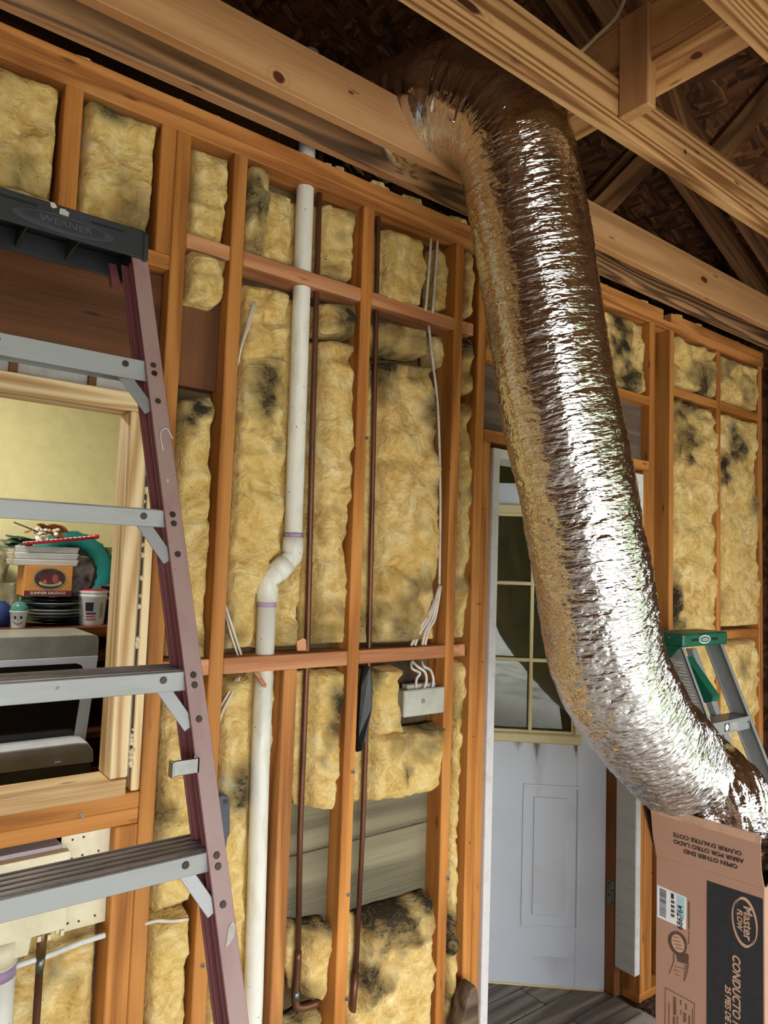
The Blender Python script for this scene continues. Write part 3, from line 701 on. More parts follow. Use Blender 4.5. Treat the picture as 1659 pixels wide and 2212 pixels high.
# ================================================================== INSULATION
PIPES = [([(659, 390), (633, 1165), (632, 1185), (578, 1290), (576, 1310), (543, 2212)], 0.028, .068), ([(690, 415), (676, 900), (664, 1400), (648, 1800), (638, 2180)], .010, .046), ([(818, 465), (808, 900), (797, 1400), (783, 1800), (765, 2150)], .010, .046)]
def batt(label, rows, spots=(), creases=(), yf=.014, bulge=.022, yback=.082, seed=1, group=None, rag=.007, step=.011, edge=.022, tint=0.0, name='insulation_batt'):
    L = np.array([U(r[0], r[1])[[0, 2]] for r in rows]); Rr = np.array([U(r[2], r[3])[[0, 2]] for r in rows])
    hgt = np.linalg.norm(np.diff((L+Rr)/2, axis=0), axis=1).sum(); wid = np.linalg.norm(L-Rr, axis=1).mean()
    nv = max(8, int(hgt/step)); nu = max(7, int(wid/step))
    cum = np.concatenate([[0], np.cumsum(np.linalg.norm(np.diff((L+Rr)/2, axis=0), axis=1))])/hgt
    tv = np.linspace(0, 1, nv+1); tu = np.linspace(0, 1, nu+1)
    LL = np.stack([np.interp(tv, cum, L[:, k]) for k in (0, 1)], 1); RR = np.stack([np.interp(tv, cum, Rr[:, k]) for k in (0, 1)], 1)
    # smooth the outlines slightly
    G = LL[:, None, :]*(1-tu)[None, :, None]+RR[:, None, :]*tu[None, :, None]
    X = G[..., 0].ravel(); Z = G[..., 1].ravel()
    uu = np.broadcast_to(tu, (nv+1, nu+1)).ravel(); vv = np.broadcast_to(tv[:, None], (nv+1, nu+1)).ravel()
    P0 = np.stack([X, np.zeros_like(X), Z], 1)
    n1 = fbm(P0*22+seed*3.1, 3, seed)-.5; n2 = fbm(P0*22+seed*5.7+40, 3, seed+5)-.5
    # ragged outline (inwards only)
    X = X + np.where(uu < .5, 1, -1)*(np.abs(uu-.5)*2)**6*rag*(n1+.5)*1.6
    Z = Z + np.where(vv < .5, -1, 1)*(np.abs(vv-.5)*2)**8*rag*(n2+.5)*1.6
    e = np.minimum(np.minimum(uu, 1-uu)*wid, np.minimum(vv, 1-vv)*hgt)
    t = np.clip(e/min(edge, wid*.45), 0, 1); prof = np.sqrt(np.clip(1-(1-t)**2, 0, 1))
    big = fbm(P0*np.array([6.5, 1, 5.0])+seed*2.3, 2, seed+9)-.5
    mid = fbm(P0*np.array([15, 1, 20.0])+seed*1.3, 3, seed+11)-.5
    fold = 1-np.abs(2*fbm(P0*np.array([5, 1, 13.0])+seed*7.9, 2, seed+21)-1)
    fin = fbm(P0*np.array([48, 1, 55.0])+seed, 3, seed+31)-.5
    dep = yf-bulge*(.55+1.3*big)-.040*mid-.024*(fold-.6)-.018*fin
    for ((x0, y0), (x1, y1), wd, dp) in creases:
        A = U(x0, y0)[[0, 2]]; B = U(x1, y1)[[0, 2]]; d = B-A; q = np.clip(((X-A[0])*d[0]+(Z-A[1])*d[1])/(d@d), 0, 1)
        dist = np.hypot(X-A[0]-q*d[0], Z-A[1]-q*d[1]+.012*mid*2)
        dep = dep+dp*np.exp(-(dist/wd)**2)
    Y = (yback-.012)*(1-prof)+np.clip(dep, -.045, .06)*prof
    for (line, rad, back) in PIPES:
        A = np.array([U(p[0], p[1], .02)[[0, 2]] for p in line]); xl = np.interp(Z, A[::-1, 1], A[::-1, 0])
        inz = (Z < A[0, 1]+.05) & (Z > A[-1, 1]-.05)
        k = np.exp(-(np.clip(np.abs(X-xl)-rad, 0, 1)/.012)**2)*inz
        Y = np.maximum(Y, back*k+Y*(1-k))
    mold = np.zeros_like(X)
    for (sx, sy, sr, st) in spots:
        C0 = U(sx, sy); sc = np.linalg.norm(U(sx+sr, sy)-C0)
        dist = np.hypot(X-C0[0], (Z-C0[2])*.8)/sc
        mold = np.maximum(mold, st*np.clip(1.15-.9*dist+1.5*mid+1.0*n1, 0, 1))
    vs = np.stack([X, Y, Z], 1)
    fs = []
    W1 = nu+1
    for j in range(nv):
        for i in range(nu):
            a = j*W1+i; fs.append((a, a+W1, a+W1+1, a+1))
    ring = [i for i in range(W1)]+[j*W1+nu for j in range(1, nv+1)]+[nv*W1+i for i in range(nu-1, -1, -1)]+[j*W1 for j in range(nv-1, 0, -1)]
    o0 = len(vs); bk = vs[ring].copy(); bk[:, 1] = yback
    vs = np.concatenate([vs, bk]); mold = np.concatenate([mold, mold[ring]])
    m_ = len(ring)
    for k in range(m_): fs.append((ring[k], ring[(k+1) % m_], o0+(k+1) % m_, o0+k))
    fs.append(tuple(o0+k for k in range(m_))[::-1])
    c = vs.mean(0)
    me = mesh('batt', vs-c, fs, True)
    at = me.attributes.new('mold', 'FLOAT', 'POINT'); at.data.foreach_set('value', mold.astype(np.float32))
    o = link(name, fix(me), M_INS, None, Matrix.Translation(Vector(c)))
    return tag(o, label, 'insulation', group or 'yellow insulation batts in the stud bays')
def xz(*pts):
    """wall coordinates (xl,z,xr) -> pixel rows, so both ways of writing an outline share one path"""
    out = []
    for (xl, z, xr) in pts:
        def px(x):
            q = RM @ (np.array([x, 0, z])-CAM); return (IW/2+FPX*q[0]/-q[2], IH/2-FPX*q[1]/-q[2])
        a = px(xl); b_ = px(xr); out.append((a[0], a[1], b_[0], b_[1]))
    return out

batt('pale yellow insulation batt in the top left corner of the wall', xz((.04, 2.89, .346), (.04, 2.72, .346), (.04, 2.56, .346)), [(40, 385, 60, .6), (20, 180, 30, .2)], [((0, 385), (125, 420), .014, .03)], seed=1)
batt('pale yellow insulation batt between the two short studs above the black ladder top', xz((.389, 2.89, .579), (.389, 2.72, .577), (.389, 2.56, .575)), [(240, 225, 42, .75), (300, 240, 30, .5), (280, 475, 60, .6), (215, 440, 30, .3)], [((205, 450), (335, 490), .015, .03)], seed=2)
batt('small cream insulation piece under the top plate beside the double stud', xz((.661, 2.885, .782), (.661, 2.76, .779), (.661, 2.632, .775)), [(480, 330, 18, .4), (425, 420, 16, .4)], [((410, 420), (500, 440), .012, .025)], seed=3, yf=.02)
batt('balled up pale insulation tuck below the short pink block', [(404, 528, 497, 560), (402, 590, 490, 600), (398, 630, 488, 650), (400, 655, 470, 668)], [(480, 575, 14, .4), (462, 620, 10, .4)], [((402, 585), (490, 590), .012, .02)], seed=4, bulge=.04)
batt('narrow insulation strip with a dark rounded top beside the ladder', [(392, 850, 462, 845), (388, 890, 470, 880), (380, 1100, 462, 1100), (368, 1300, 452, 1300), (362, 1430, 446, 1432)], [(425, 880, 32, 1.0), (410, 905, 22, .8), (466, 930, 22, .7), (455, 1200, 14, .5), (445, 1390, 25, .6)], [((385, 1010), (465, 1010), .012, .012), ((378, 1130), (460, 1120), .012, .014)], seed=5, bulge=.035)
batt('yellow insulation batt behind the ladder rail below the low block', xz((.661, 1.474, .782), (.661, 1.2, .780), (.661, 1.0, .779), (.661, .90, .776)), [(350, 1770, 26, .7), (470, 1600, 20, .3), (335, 1700, 18, .4)], [((330, 1760), (400, 1745), .02, .03)], seed=6, bulge=.03)
batt('lower yellow insulation batt under the thin white cable beside the ladder', xz((.661, .892, .776), (.661, .6, .779), (.661, .3, .779), (.661, .06, .779)), [(370, 1940, 24, .4)], [], seed=7)
batt('dingy grey folded insulation strip hanging beside the upper white pipe', [(538, 345, 585, 365), (533, 420, 592, 430), (528, 500, 578, 520), (527, 540, 572, 556)], [(560, 440, 50, .75), (555, 520, 40, .7), (570, 380, 24, .5)], [((575, 370), (560, 540), .01, .02)], seed=8, bulge=.05)
batt('golden insulation piece pressed behind the upper white pipe', [(580, 392, 690, 425), (572, 470, 690, 490), (568, 555, 690, 590)], [(598, 400, 16, .5)], [], seed=9, yf=.03, bulge=.02)
batt('cream insulation piece right of the copper pipe above the pink block', [(690, 420, 783, 448), (690, 500, 777, 510), (690, 592, 772, 610)], [(765, 450, 36, .6), (735, 440, 24, .4), (748, 505, 16, .4), (720, 590, 30, .4)], [((700, 530), (775, 540), .01, .012)], seed=10)
batt('long golden insulation batt left of the tall white pipe', [(530, 595, 690, 640), (524, 700, 688, 720), (518, 850, 680, 860), (506, 1050, 672, 1060), (494, 1250, 664, 1260), (486, 1415, 656, 1405)], [(585, 838, 46, .8), (545, 845, 26, .6), (600, 800, 20, .5), (515, 905, 14, .6), (600, 960, 14, .5), (545, 600, 20, .2), (500, 1390, 30, .5), (630, 1390, 30, .4), (505, 1210, 14, .4)],
     [((525, 685), (625, 700), .014, .018), ((520, 770), (620, 765), .012, .02), ((520, 835), (620, 830), .02, .012), ((500, 1195), (600, 1215), .010, .008)], seed=11, yf=.02, bulge=.03)
batt('grey stained insulation patch right of the copper pipe just below the pink block', [(690, 642, 778, 652), (688, 690, 776, 700), (686, 722, 774, 732)], [(758, 690, 34, .9), (765, 650, 20, .6), (725, 655, 18, .3)], [], seed=12, bulge=.028)
batt('long cream insulation batt between the left copper pipe and the middle stud', [(684, 724, 774, 734), (682, 850, 770, 850), (676, 1000, 764, 1000), (670, 1150, 758, 1150), (666, 1300, 753, 1300), (662, 1405, 751, 1398)], [(755, 740, 30, .6), (768, 860, 16, .3), (752, 1150, 18, .4), (735, 1320, 20, .5), (700, 1390, 45, .5)],
     [((690, 765), (770, 780), .012, .012), ((680, 1090), (760, 1085), .012, .012), ((675, 1190), (755, 1185), .014, .010)], seed=13, bulge=.03)
batt('yellow stained insulation batt behind the lower white pipe', xz((.824, 1.472, 1.008), (.824, 1.2, 1.008), (.824, .9, 1.006), (.824, .5, 1.006), (.824, .06, 1.006)), [(520, 1690, 44, .75), (545, 1710, 30, .6), (505, 1730, 20, .5), (500, 1480, 20, .3), (560, 1800, 24, .3)], [((480, 1730), (560, 1715), .016, .02)], seed=14, yf=.02, bulge=.03)
batt('cream insulation piece between the cut stud and the middle stud with a black stain', [(652, 1452, 752, 1444), (650, 1540, 748, 1540), (648, 1640, 740, 1640), (646, 1720, 732, 1720), (652, 1755, 722, 1760)], [(738, 1520, 32, 1.0), (728, 1575, 30, .8), (725, 1490, 20, .5), (700, 1640, 12, .5)], [], seed=15, yf=.012, bulge=.02, yback=.064)
batt('torn lower insulation piece around the left copper elbow', [(632, 2002, 722, 1990), (630, 2060, 728, 2050), (632, 2110, 716, 2120), (640, 2160, 700, 2175)], [(680, 1985, 40, .9), (660, 2150, 30, .6), (640, 2010, 20, .6)], [], seed=16, yf=.012, bulge=.03, yback=.064)
batt('insulation scrap at the floor below the left copper elbow', xz((1.053, .50, 1.20), (1.053, .3, 1.215), (1.053, .06, 1.215)), [(660, 2200, 60, .7)], [], seed=17, yf=.03)
batt('yellow insulation batt under the top plate left of the upper cable pair', [(810, 470, 918, 512), (808, 560, 930, 580), (806, 650, 914, 668)], [(822, 490, 18, .6), (836, 588, 6, .7), (900, 520, 16, .3)], [((860, 560), (850, 640), .02, .012)], seed=18, bulge=.035)
batt('slim insulation strip right of the upper cable pair', [(945, 524, 972, 536), (942, 600, 976, 600), (938, 672, 972, 672)], [(972, 600, 12, .4)], [], seed=19, yf=.02)
batt('dull grey insulation piece below the upper block beside the right copper pipe', [(806, 678, 920, 712), (804, 730, 928, 740), (802, 768, 928, 776)], [(850, 700, 40, .6), (890, 735, 30, .5), (840, 770, 40, .7)], [], seed=20, bulge=.03)
batt('small torn insulation flap beside the drooping cable', [(936, 716, 965, 722), (936, 760, 966, 765), (938, 790, 962, 800)], [(950, 730, 14, .4), (950, 795, 14, .5)], [], seed=21)
batt('large fluffy golden insulation batt right of the middle stud', [(800, 770, 934, 785), (798, 850, 944, 850), (796, 1000, 950, 1000), (792, 1150, 952, 1150), (788, 1250, 948, 1250), (784, 1330, 930, 1340), (780, 1400, 905, 1393)],
     [(840, 778, 46, .95), (890, 780, 40, .8), (915, 785, 26, .6), (938, 890, 26, .7), (942, 960, 20, .6), (945, 1060, 14, .5), (820, 830, 20, .4), (860, 1392, 90, .6), (800, 1200, 14, .4)],
     [((800, 830), (930, 810), .014, .010), ((860, 980), (940, 1040), .02, .010), ((830, 1200), (900, 1250), .016, .010)], seed=22, yf=.016, bulge=.045)
batt('small insulation wedge behind the fan of white cables', [(925, 1310, 945, 1300), (918, 1350, 952, 1345), (900, 1392, 950, 1388)], [(948, 1340, 14, .5)], [], seed=23, yf=.03)
batt('yellow insulation piece left of the grey junction box', [(800, 1446, 880, 1438), (796, 1500, 870, 1495), (790, 1570, 874, 1560), (786, 1600, 880, 1590)], [(812, 1450, 26, .7), (870, 1545, 16, .5)], [((868, 1470), (872, 1550), .012, .03)], seed=24, yf=.006)
batt('wide torn yellow insulation piece under the grey junction box', [(784, 1590, 962, 1562), (782, 1650, 958, 1630), (776, 1710, 950, 1690), (782, 1748, 930, 1715)], [(910, 1570, 40, .7), (945, 1580, 20, .7), (875, 1670, 12, .7), (860, 1590, 24, .4)], [((872, 1640), (882, 1690), .01, .025), ((885, 1570), (855, 1610), .018, .02)], seed=25, yf=.002, bulge=.03, yback=.064)
batt('big lower insulation batt with a dirty brown top under the grey plank', [(768, 1985, 940, 1930), (764, 2060, 944, 2020), (760, 2140, 940, 2110), (752, 2290, 930, 2250)], [(800, 1975, 36, .9), (860, 1950, 60, .95), (925, 1930, 40, 1.0), (800, 2110, 24, .8), (815, 2130, 24, .7)], [((870, 2040), (905, 2090), .02, .014)], seed=26, yf=.006, bulge=.025, yback=.064)
batt('thin insulation strip under the top plate beside the door king stud', [(1005, 530, 1030, 542), (1004, 600, 1034, 610), (1004, 680, 1028, 688)], [(1018, 545, 14, .5)], [], seed=27, yf=.02)
batt('grey insulation strip just below the upper block end by the door', [(1000, 718, 1022, 726), (1000, 780, 1032, 785), (998, 850, 1026, 855)], [(1012, 745, 18, .8), (1020, 800, 14, .5)], [], seed=28, yf=.02)
batt('long thin insulation strip squeezed beside the door framing', [(998, 860, 1020, 862), (996, 1000, 1022, 1000), (992, 1150, 1020, 1150), (986, 1300, 1012, 1300), (984, 1380, 1000, 1388)], [(1012, 880, 14, .6), (1018, 1060, 14, .7), (1016, 960, 12, .5), (1000, 1250, 14, .4)], [], seed=29, yf=.014, bulge=.035)
batt('ragged thin insulation strip beside the door below the low block', xz((1.653, 1.474, 1.70), (1.653, 1.2, 1.705), (1.653, .8, 1.71), (1.653, .4, 1.712), (1.653, .06, 1.71)), [(1000, 1530, 14, .6), (975, 1990, 18, .9), (970, 2040, 18, .8), (965, 2150, 18, .7)], [], seed=30, yf=.01, bulge=.035)
batt('black mouldy insulation batt above the door to the right of the foil duct', xz((1.80, 2.89, 2.785), (1.80, 2.72, 2.785), (1.80, 2.56, 2.785)), [(1345, 700, 22, 1.0), (1350, 740, 24, 1.0), (1340, 770, 14, .8), (1360, 822, 26, 1.0), (1385, 690, 14, .4)], [((1310, 810), (1385, 815), .014, .02)], seed=31, yf=.03, bulge=.02, step=.014)
batt('creased insulation batt in the right corner bay above its block', xz((2.986, 2.885, 3.368), (2.986, 2.76, 3.368), (2.986, 2.64, 3.366)), [(1520, 830, 26, .8), (1505, 800, 14, .5)], [((1460, 770), (1500, 820), .03, .04), ((1500, 770), (1545, 775), .02, .03), ((1495, 750), (1500, 785), .015, .02)], seed=32, bulge=.04)
batt('long pale insulation batt behind the green topped ladder', xz((2.986, 2.595, 3.368), (2.986, 2.2, 3.368), (2.986, 1.7, 3.368), (2.986, 1.2, 3.368), (2.986, .6, 3.368)), [(1480, 875, 26, .8), (1505, 870, 20, .6), (1480, 955, 24, .8), (1460, 1310, 22, .9), (1462, 1340, 20, .7)], [((1455, 910), (1480, 945), .02, .03), ((1500, 950), (1545, 930), .014, .02), ((1455, 885), (1540, 905), .02, .015)], seed=33, bulge=.03, step=.015)
batt('insulation batt at the far right corner above the short block', xz((3.408, 2.885, 3.798), (3.408, 2.76, 3.798), (3.408, 2.64, 3.796)), [(1568, 800, 12, .6), (1615, 855, 16, .4)], [((1590, 790), (1625, 870), .02, .02)], seed=34, bulge=.03)
batt('tall far right insulation batt with two black mould spots', xz((3.408, 2.595, 3.798), (3.408, 2.2, 3.798), (3.408, 1.8, 3.798), (3.408, 1.515, 3.796)), [(1585, 950, 17, 1.0), (1598, 968, 12, .9), (1568, 1000, 14, 1.0), (1570, 1030, 12, 1.0), (1628, 1090, 12, .6), (1560, 1300, 12, .4)], [], seed=35, bulge=.025, step=.015)
batt('lower far right insulation batt under the short block', xz((3.408, 1.465, 3.798), (3.408, 1.0, 3.798), (3.408, .5, 3.798)), [(1600, 1440, 10, .5), (1612, 1442, 8, .5)], [], seed=36, bulge=.02, step=.016)
batt('insulation batt under the window sill behind the cream outlet box', xz((.10, .93, .56), (.10, .6, .562), (.10, .3, .562), (.10, .06, .562)), [(180, 2000, 40, .6), (120, 2120, 30, .45), (160, 2140, 20, .3)], [], seed=37, yf=.055, bulge=.012)

# ================================================================== FOIL DUCT
def duct():
    top = np.array(U(1127, 385, -.40)); Ra = .25
    pts = [(1.20, .42, top[2]+Ra+.012), (1.27, .12, top[2]+Ra+.018)]
    for k in range(6):
        a = math.pi/2*(1-k/6.0); t = k/6.0
        pts.append((1.34+(top[0]-.006-1.34)*t**.8, top[1]+Ra-Ra*math.cos(a), top[2]+.02+Ra*math.sin(a)))
    pts = pts[:2]+[p for p in pts[2:]]
    pts.append(tuple(top))
    for (x, y, d) in ((1163, 600, 2.075), (1193, 800, 2.075), (1235, 1000, 2.08), (1271, 1200, 2.085), (1304, 1395, 2.10), (1344, 1495, 2.13), (1400, 1580, 2.20), (1457, 1645, 2.30), (1512, 1702, 2.385)): pts.append(tuple(UD(x, y, d)))
    pts += [(2.325, -.560, 1.06), (2.330, -.578, .93), (2.330, -.58, .74)]
    sp = np.array(spline(pts, 12)); cum = np.concatenate([[0], np.cumsum(np.linalg.norm(np.diff(sp, axis=0), axis=1))])
    L = cum[-1]; ns = int(L/.0052); nt_ = 210
    s = np.linspace(0, L, ns+1); C = np.stack([np.interp(s, cum, sp[:, k]) for k in range(3)], 1)
    for _ in range(6): C[1:-1] = (C[:-2]+C[1:-1]*2+C[2:])/4
    T = np.gradient(C, axis=0); T /= np.linalg.norm(T, axis=1)[:, None]
    nn = np.array([1.0, 0, 0]); Nn = []; 
    for k in range(ns+1):
        nn = nn-T[k]*(nn@T[k]); nn /= np.linalg.norm(nn); Nn.append(nn.copy())
    Nn = np.array(Nn); Bn = np.cross(T, Nn)
    th = np.linspace(0, 2*np.pi, nt_+1)[:-1]
    S, A = np.meshgrid(s, th, indexing='ij'); Sf = S.ravel(); Af = A.ravel(); ca, sa = np.cos(Af), np.sin(Af)
    f = Sf/L
    low = np.clip((f-.40)/.35, 0, 1); end = np.clip((f-.80)/.12, 0, 1); elb = np.exp(-((f-.13)/.08)**2)
    q = lambda k, fs, off=0: np.stack([ca*k+off, sa*k, Sf*fs], 1)
    rid = lambda p, o, sd: 1-np.abs(2*fbm(p, o, sd)-1)
    r = .167-.026*np.clip((f-.86)/.06, 0, 1)
    up = np.clip(1-f/.45, 0, 1)
    r = r+.016*(fbm(q(1.1, 4.0), 2, 3)-.5)*(.4+1.2*low)
    twist = np.stack([ca*1.5+Sf*1.1, sa*1.5, Sf*24+ca*1.5], 1)
    r = r+.0075*(rid(twist, 2, 5)-.62)*(.10+.90*low)
    dg = Sf+.045*ca+.02*sa
    q2 = lambda k, fs, off=0: np.stack([ca*k+off, sa*k, dg*fs], 1)
    r = r+.0036*(rid(q2(2.2, 40), 2, 8)-.6)*(.7+.5*low)
    r = r+.0026*(rid(q2(3.4, 74, 7.7), 2, 18)-.6)
    r = r+.0020*(rid(q(5.5, 120, 3.3), 2, 12)-.6)+low*(.0050*(rid(np.stack([ca*5.0+Sf*6, sa*5.0, dg*42], 1), 2, 61)-.6)+.0024*(rid(np.stack([ca*11, sa*11, Sf*85], 1), 2, 67)-.6))
    r = r+.0005*np.cos(2*np.pi*Sf/.05)
    # pleats of the elbow, deep corrugation
    r = r+.006*elb*(np.abs(np.sin(np.pi*Sf/.040+1.2*vnoise(q(.8, 4), 4)))-.5)*(.25+.75*vnoise(q(1.3, 5), 44))
    # crushed end going into the box
    r = r+end*(.040*(rid(np.stack([ca*2.2, sa*2.2, Sf*7], 1), 2, 21)-.80)+.016*(rid(np.stack([ca*4.5+Sf*3, sa*4.5, Sf*16], 1), 2, 25)-.6))
    # two kinks on the upper right side where the bend is gathered
    for (f0, wd, dp) in ((.775, .012, .030), (.842, .014, .040), (.70, .010, .012)):
        r = r-dp*np.exp(-((f-f0)/wd)**2)*np.clip(.35+.9*np.cos(Af-ANG), 0, 1)
    K = np.gradient(T, axis=0)/np.gradient(s)[:, None]
    for _ in range(20): K[1:-1] = (K[:-2]+K[1:-1]*2+K[2:])/4
    Kr = np.repeat(K, nt_, 0); dirs = np.repeat(Nn, nt_, 0)*ca[:, None]+np.repeat(Bn, nt_, 0)*sa[:, None]
    kd = (Kr*dirs).sum(1); rmax = np.where(kd > 1e-3, .80/np.maximum(kd, 1e-3), 9.0)
    r = np.where(r > rmax, rmax+.25*(r-.167), r)
    V = np.repeat(C, nt_, 0)+r[:, None]*(np.repeat(Nn, nt_, 0)*ca[:, None]+np.repeat(Bn, nt_, 0)*sa[:, None])
    fs = []
    i0 = np.arange(ns)[:, None]*nt_+np.arange(nt_)[None, :]; i1 = np.arange(ns)[:, None]*nt_+((np.arange(nt_)+1) % nt_)[None, :]
    F = np.stack([i0, i1, i1+nt_, i0+nt_], -1).reshape(-1, 4)
    c = V.mean(0)
    me = bpy.data.meshes.new('duct')
    me.from_pydata((V-c).tolist(), [], F.tolist()); me.update()
    me.polygons.foreach_set('use_smooth', [True]*len(me.polygons))
    uvl = me.uv_layers.new(name='UVMap')
    li = np.zeros(len(me.loops), np.int32); me.loops.foreach_get('vertex_index', li)
    # seam at the back: unwrap around
    uu = Af[li]*.163; vv = Sf[li]
    pk = (np.arange(len(li))//4); jj = pk % nt_; wrap = (jj == nt_-1) & (Af[li] == 0)
    uu = np.where(wrap, 2*np.pi*.163, uu)
    uvl.data.foreach_set('uv', np.stack([uu, vv], 1).astype(np.float32).ravel())
    at = me.attributes.new('crumple', 'FLOAT', 'POINT'); at.data.foreach_set('value', (.45+.55*low-.35*elb).astype(np.float32))
    o = link('foil_sleeve', fix(me), M_FOIL, None, Matrix.Translation(Vector(c)))
    return o, C, T, Nn, Bn
ANG = 0.0
dz = empty('flexible_duct', (2.31, -.62, .84), label='crinkled silver foil flexible duct hanging from the joists into the cardboard box', cat='duct')
dob, DC, DT, DNn, DBn = duct()
dob.parent = dz; dob.matrix_parent_inverse = PW['flexible_duct'].inverted()
# torn foil flap where the elbow meets the drop
fl = [(965, 245), (972, 228), (984, 212), (992, 206), (990, 222), (985, 240), (978, 262), (970, 262)]
prism('torn_flap', [U(x, y, -.515) for x, y in fl], (0.012, .006, 0.004), M_FOIL, dz, .002)

# ================================================================== CARDBOARD BOX
BA = np.array([2.131, -.450, 0]); BB = np.array([2.183, -.760, 0]); BH = .885
ex = (BB-BA)/np.linalg.norm(BB-BA); BWd = np.linalg.norm(BB-BA); en = np.array([ex[1], -ex[0], 0])   # en points to the camera side (-x)
if en[0] > 0: en = -en
MFm = Matrix(((ex[0], 0, en[0], BA[0]), (ex[1], 0, en[1], BA[1]), (0, 1, 0, 0), (0, 0, 0, 1)))
def face(px, py, off=0.0):
    d = ray(px, py); t = ((BA+en*off-CAM)@en)/(d@en); Pp = CAM+d*t; return float((Pp-BA)@ex), float(Pp[2])
BD = .315
bx = empty('cardboard_box', tuple(BA+ex*BWd/2-en*BD/2), label='tall brown cardboard duct box with black printed panel standing open', cat='box')
def bpanel(name, s0, s1, z0, z1, d0, d1, mat=M_CARD, c=.001):
    """box-face coordinates: s along, z up, d outwards"""
    lo = (s0, z0, d0); hi = (s1, z1, d1); dd = [hi[k]-lo[k] for k in range(3)]
    a = dd.index(max(dd)); b_, e_ = (a+1) % 3, (a+2) % 3
    R = Matrix(((0,)*4,)*4); R[a][0] = 1; R[b_][1] = 1; R[e_][2] = 1; R[3][3] = 1
    return link(name, chamfer(dd[a], dd[b_], dd[e_], c), mat, bx, MFm @ Matrix.Translation(((s0+s1)/2, (z0+z1)/2, (d0+d1)/2)) @ R)
t_ = .005
front = bpanel('front_panel', 0, BWd, .0, BH, -t_, 0)
bpanel('back_panel', 0, BWd, .0, BH, -BD, -BD+t_)
bpanel('side_panel', 0, t_, .0, BH, -BD+t_, -t_); bpanel('side_panel', BWd-t_, BWd, .0, BH, -BD+t_, -t_)
bpanel('bottom_panel', t_, BWd-t_, .0, t_, -BD+t_, -t_)
# front flap: folded up, leaning out, with a paler creased strip at its top
FL = .150; fa = math.radians(9)
def flapm(s, h, o=0.0):   # point on the flap
    return BA+ex*s+np.array([0, 0, BH])+np.array([0, 0, 1])*(h*math.cos(fa)+o*math.sin(fa)*-1)+en*(h*math.sin(fa)+o*math.cos(fa))
def flap_poly(name, ps, mat, th=.004):
    poly = [flapm(s, h) for s, h in ps]; nrm = np.array([0, 0, -math.sin(fa)])+en*math.cos(fa)
    return prism(name, poly, tuple(-nrm*th), mat, bx, .0008)
flap = flap_poly('top_flap', [(0.0, 0.0), (BWd, 0.0), (BWd-.006, .05), (BWd-.004, FL-.02), (-.010, FL-.012), (-.008, .06)], M_CARD)
flap_poly('flap_edge', [(-.010, FL-.0125), (BWd-.004, FL-.0205), (BWd-.002, FL+.006), (-.012, FL+.012)], plain('pale_cardboard_edge', (192, 152, 126), 0.9), .007)
# left flap (inner side dark), leaning left/outwards
PL = BA+np.array([0, 0, BH]); PLb = PL-en*BD
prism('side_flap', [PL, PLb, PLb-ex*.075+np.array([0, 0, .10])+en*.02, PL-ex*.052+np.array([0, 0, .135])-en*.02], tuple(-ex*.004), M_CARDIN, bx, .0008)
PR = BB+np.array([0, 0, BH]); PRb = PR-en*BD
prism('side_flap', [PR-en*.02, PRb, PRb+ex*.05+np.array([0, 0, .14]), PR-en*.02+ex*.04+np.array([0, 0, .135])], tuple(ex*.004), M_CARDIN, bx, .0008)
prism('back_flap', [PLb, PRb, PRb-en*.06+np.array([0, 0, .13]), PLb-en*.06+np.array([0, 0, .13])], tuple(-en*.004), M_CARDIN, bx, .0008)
def printed(name, poly, mat, par=None, lift=.0006):
    pts = [BA+ex*s+np.array([0, 0, z])+en*lift for s, z in poly]
    return prism(name, pts, tuple(-en*(lift-.0001)), mat, par or front)
def prect(name, px0, py0, px1, py1, mat, lift=.0006):
    a = face(px0, py0); b_ = face(px1, py1)
    return printed(name, [(a[0], a[1]), (b_[0], a[1]), (b_[0], b_[1]), (a[0], b_[1])], mat, None, lift)
def ptext(s, cx, cz, size, mat, rot, lift=.0012, shear=0.0, bold=0.0, par=None, Mm=None):
    return link('lettering', text_mesh(s, size, shear, .0003, bold), mat, par or front, (Mm or MFm) @ Matrix.Translation((cx, cz, lift)) @ Matrix.Rotation(rot, 4, 'Z'))
s0, z0 = face(1527, 1900); s1, z1 = face(1646, 1935)
printed('black_panel', [(s0, z0-.002), (BWd-.004, z0-.004), (BWd-.004, .02), (s0-.001, .02)], M_INK)
M_TAN = plain('unprinted_cardboard', (196, 156, 128), 0.85, 0, 0.05)
# logo: two overlapping crescents and lettering reading downwards
lc = face(1608.5, 1992); lw = abs(face(1637, 1992)[0]-face(1580, 1992)[0])/2; lh = abs(face(1608, 1938)[1]-face(1608, 2046)[1])/2
def crescent(dx, dzv, tilt, a0, a1, thick):
    poly = []; n = 40
    for k in range(n+1):
        a = a0+(a1-a0)*k/n; poly.append((a, 1.0))
    for k in range(n, -1, -1):
        a = a0+(a1-a0)*k/n; wv = math.sin(math.pi*k/n); poly.append((a, 1.0-thick*wv-.01))
    out = []
    for a, rr_ in poly:
        xx = lw*.86*rr_*math.cos(a); zz = lh*.95*rr_*math.sin(a)
        out.append((lc[0]+dx+xx*math.cos(tilt)-zz*math.sin(tilt), lc[1]+dzv+xx*math.sin(tilt)+zz*math.cos(tilt)))
    return printed('logo_ring', out, M_TAN, None, .0012)
crescent(.004, .004, .10, -math.pi*.42, math.pi*.80, .17)
crescent(-.004, -.004, .10, math.pi*.58, math.pi*1.80, .17)
ptext('Master', lc[0]+.008, lc[1], .034, M_TAN, -math.pi/2, bold=.0006)
ptext('FLOW', lc[0]-.014, lc[1]+.004, .020, M_TAN, -math.pi/2, shear=.2, bold=.0006)
c1 = face(1590, 2058)
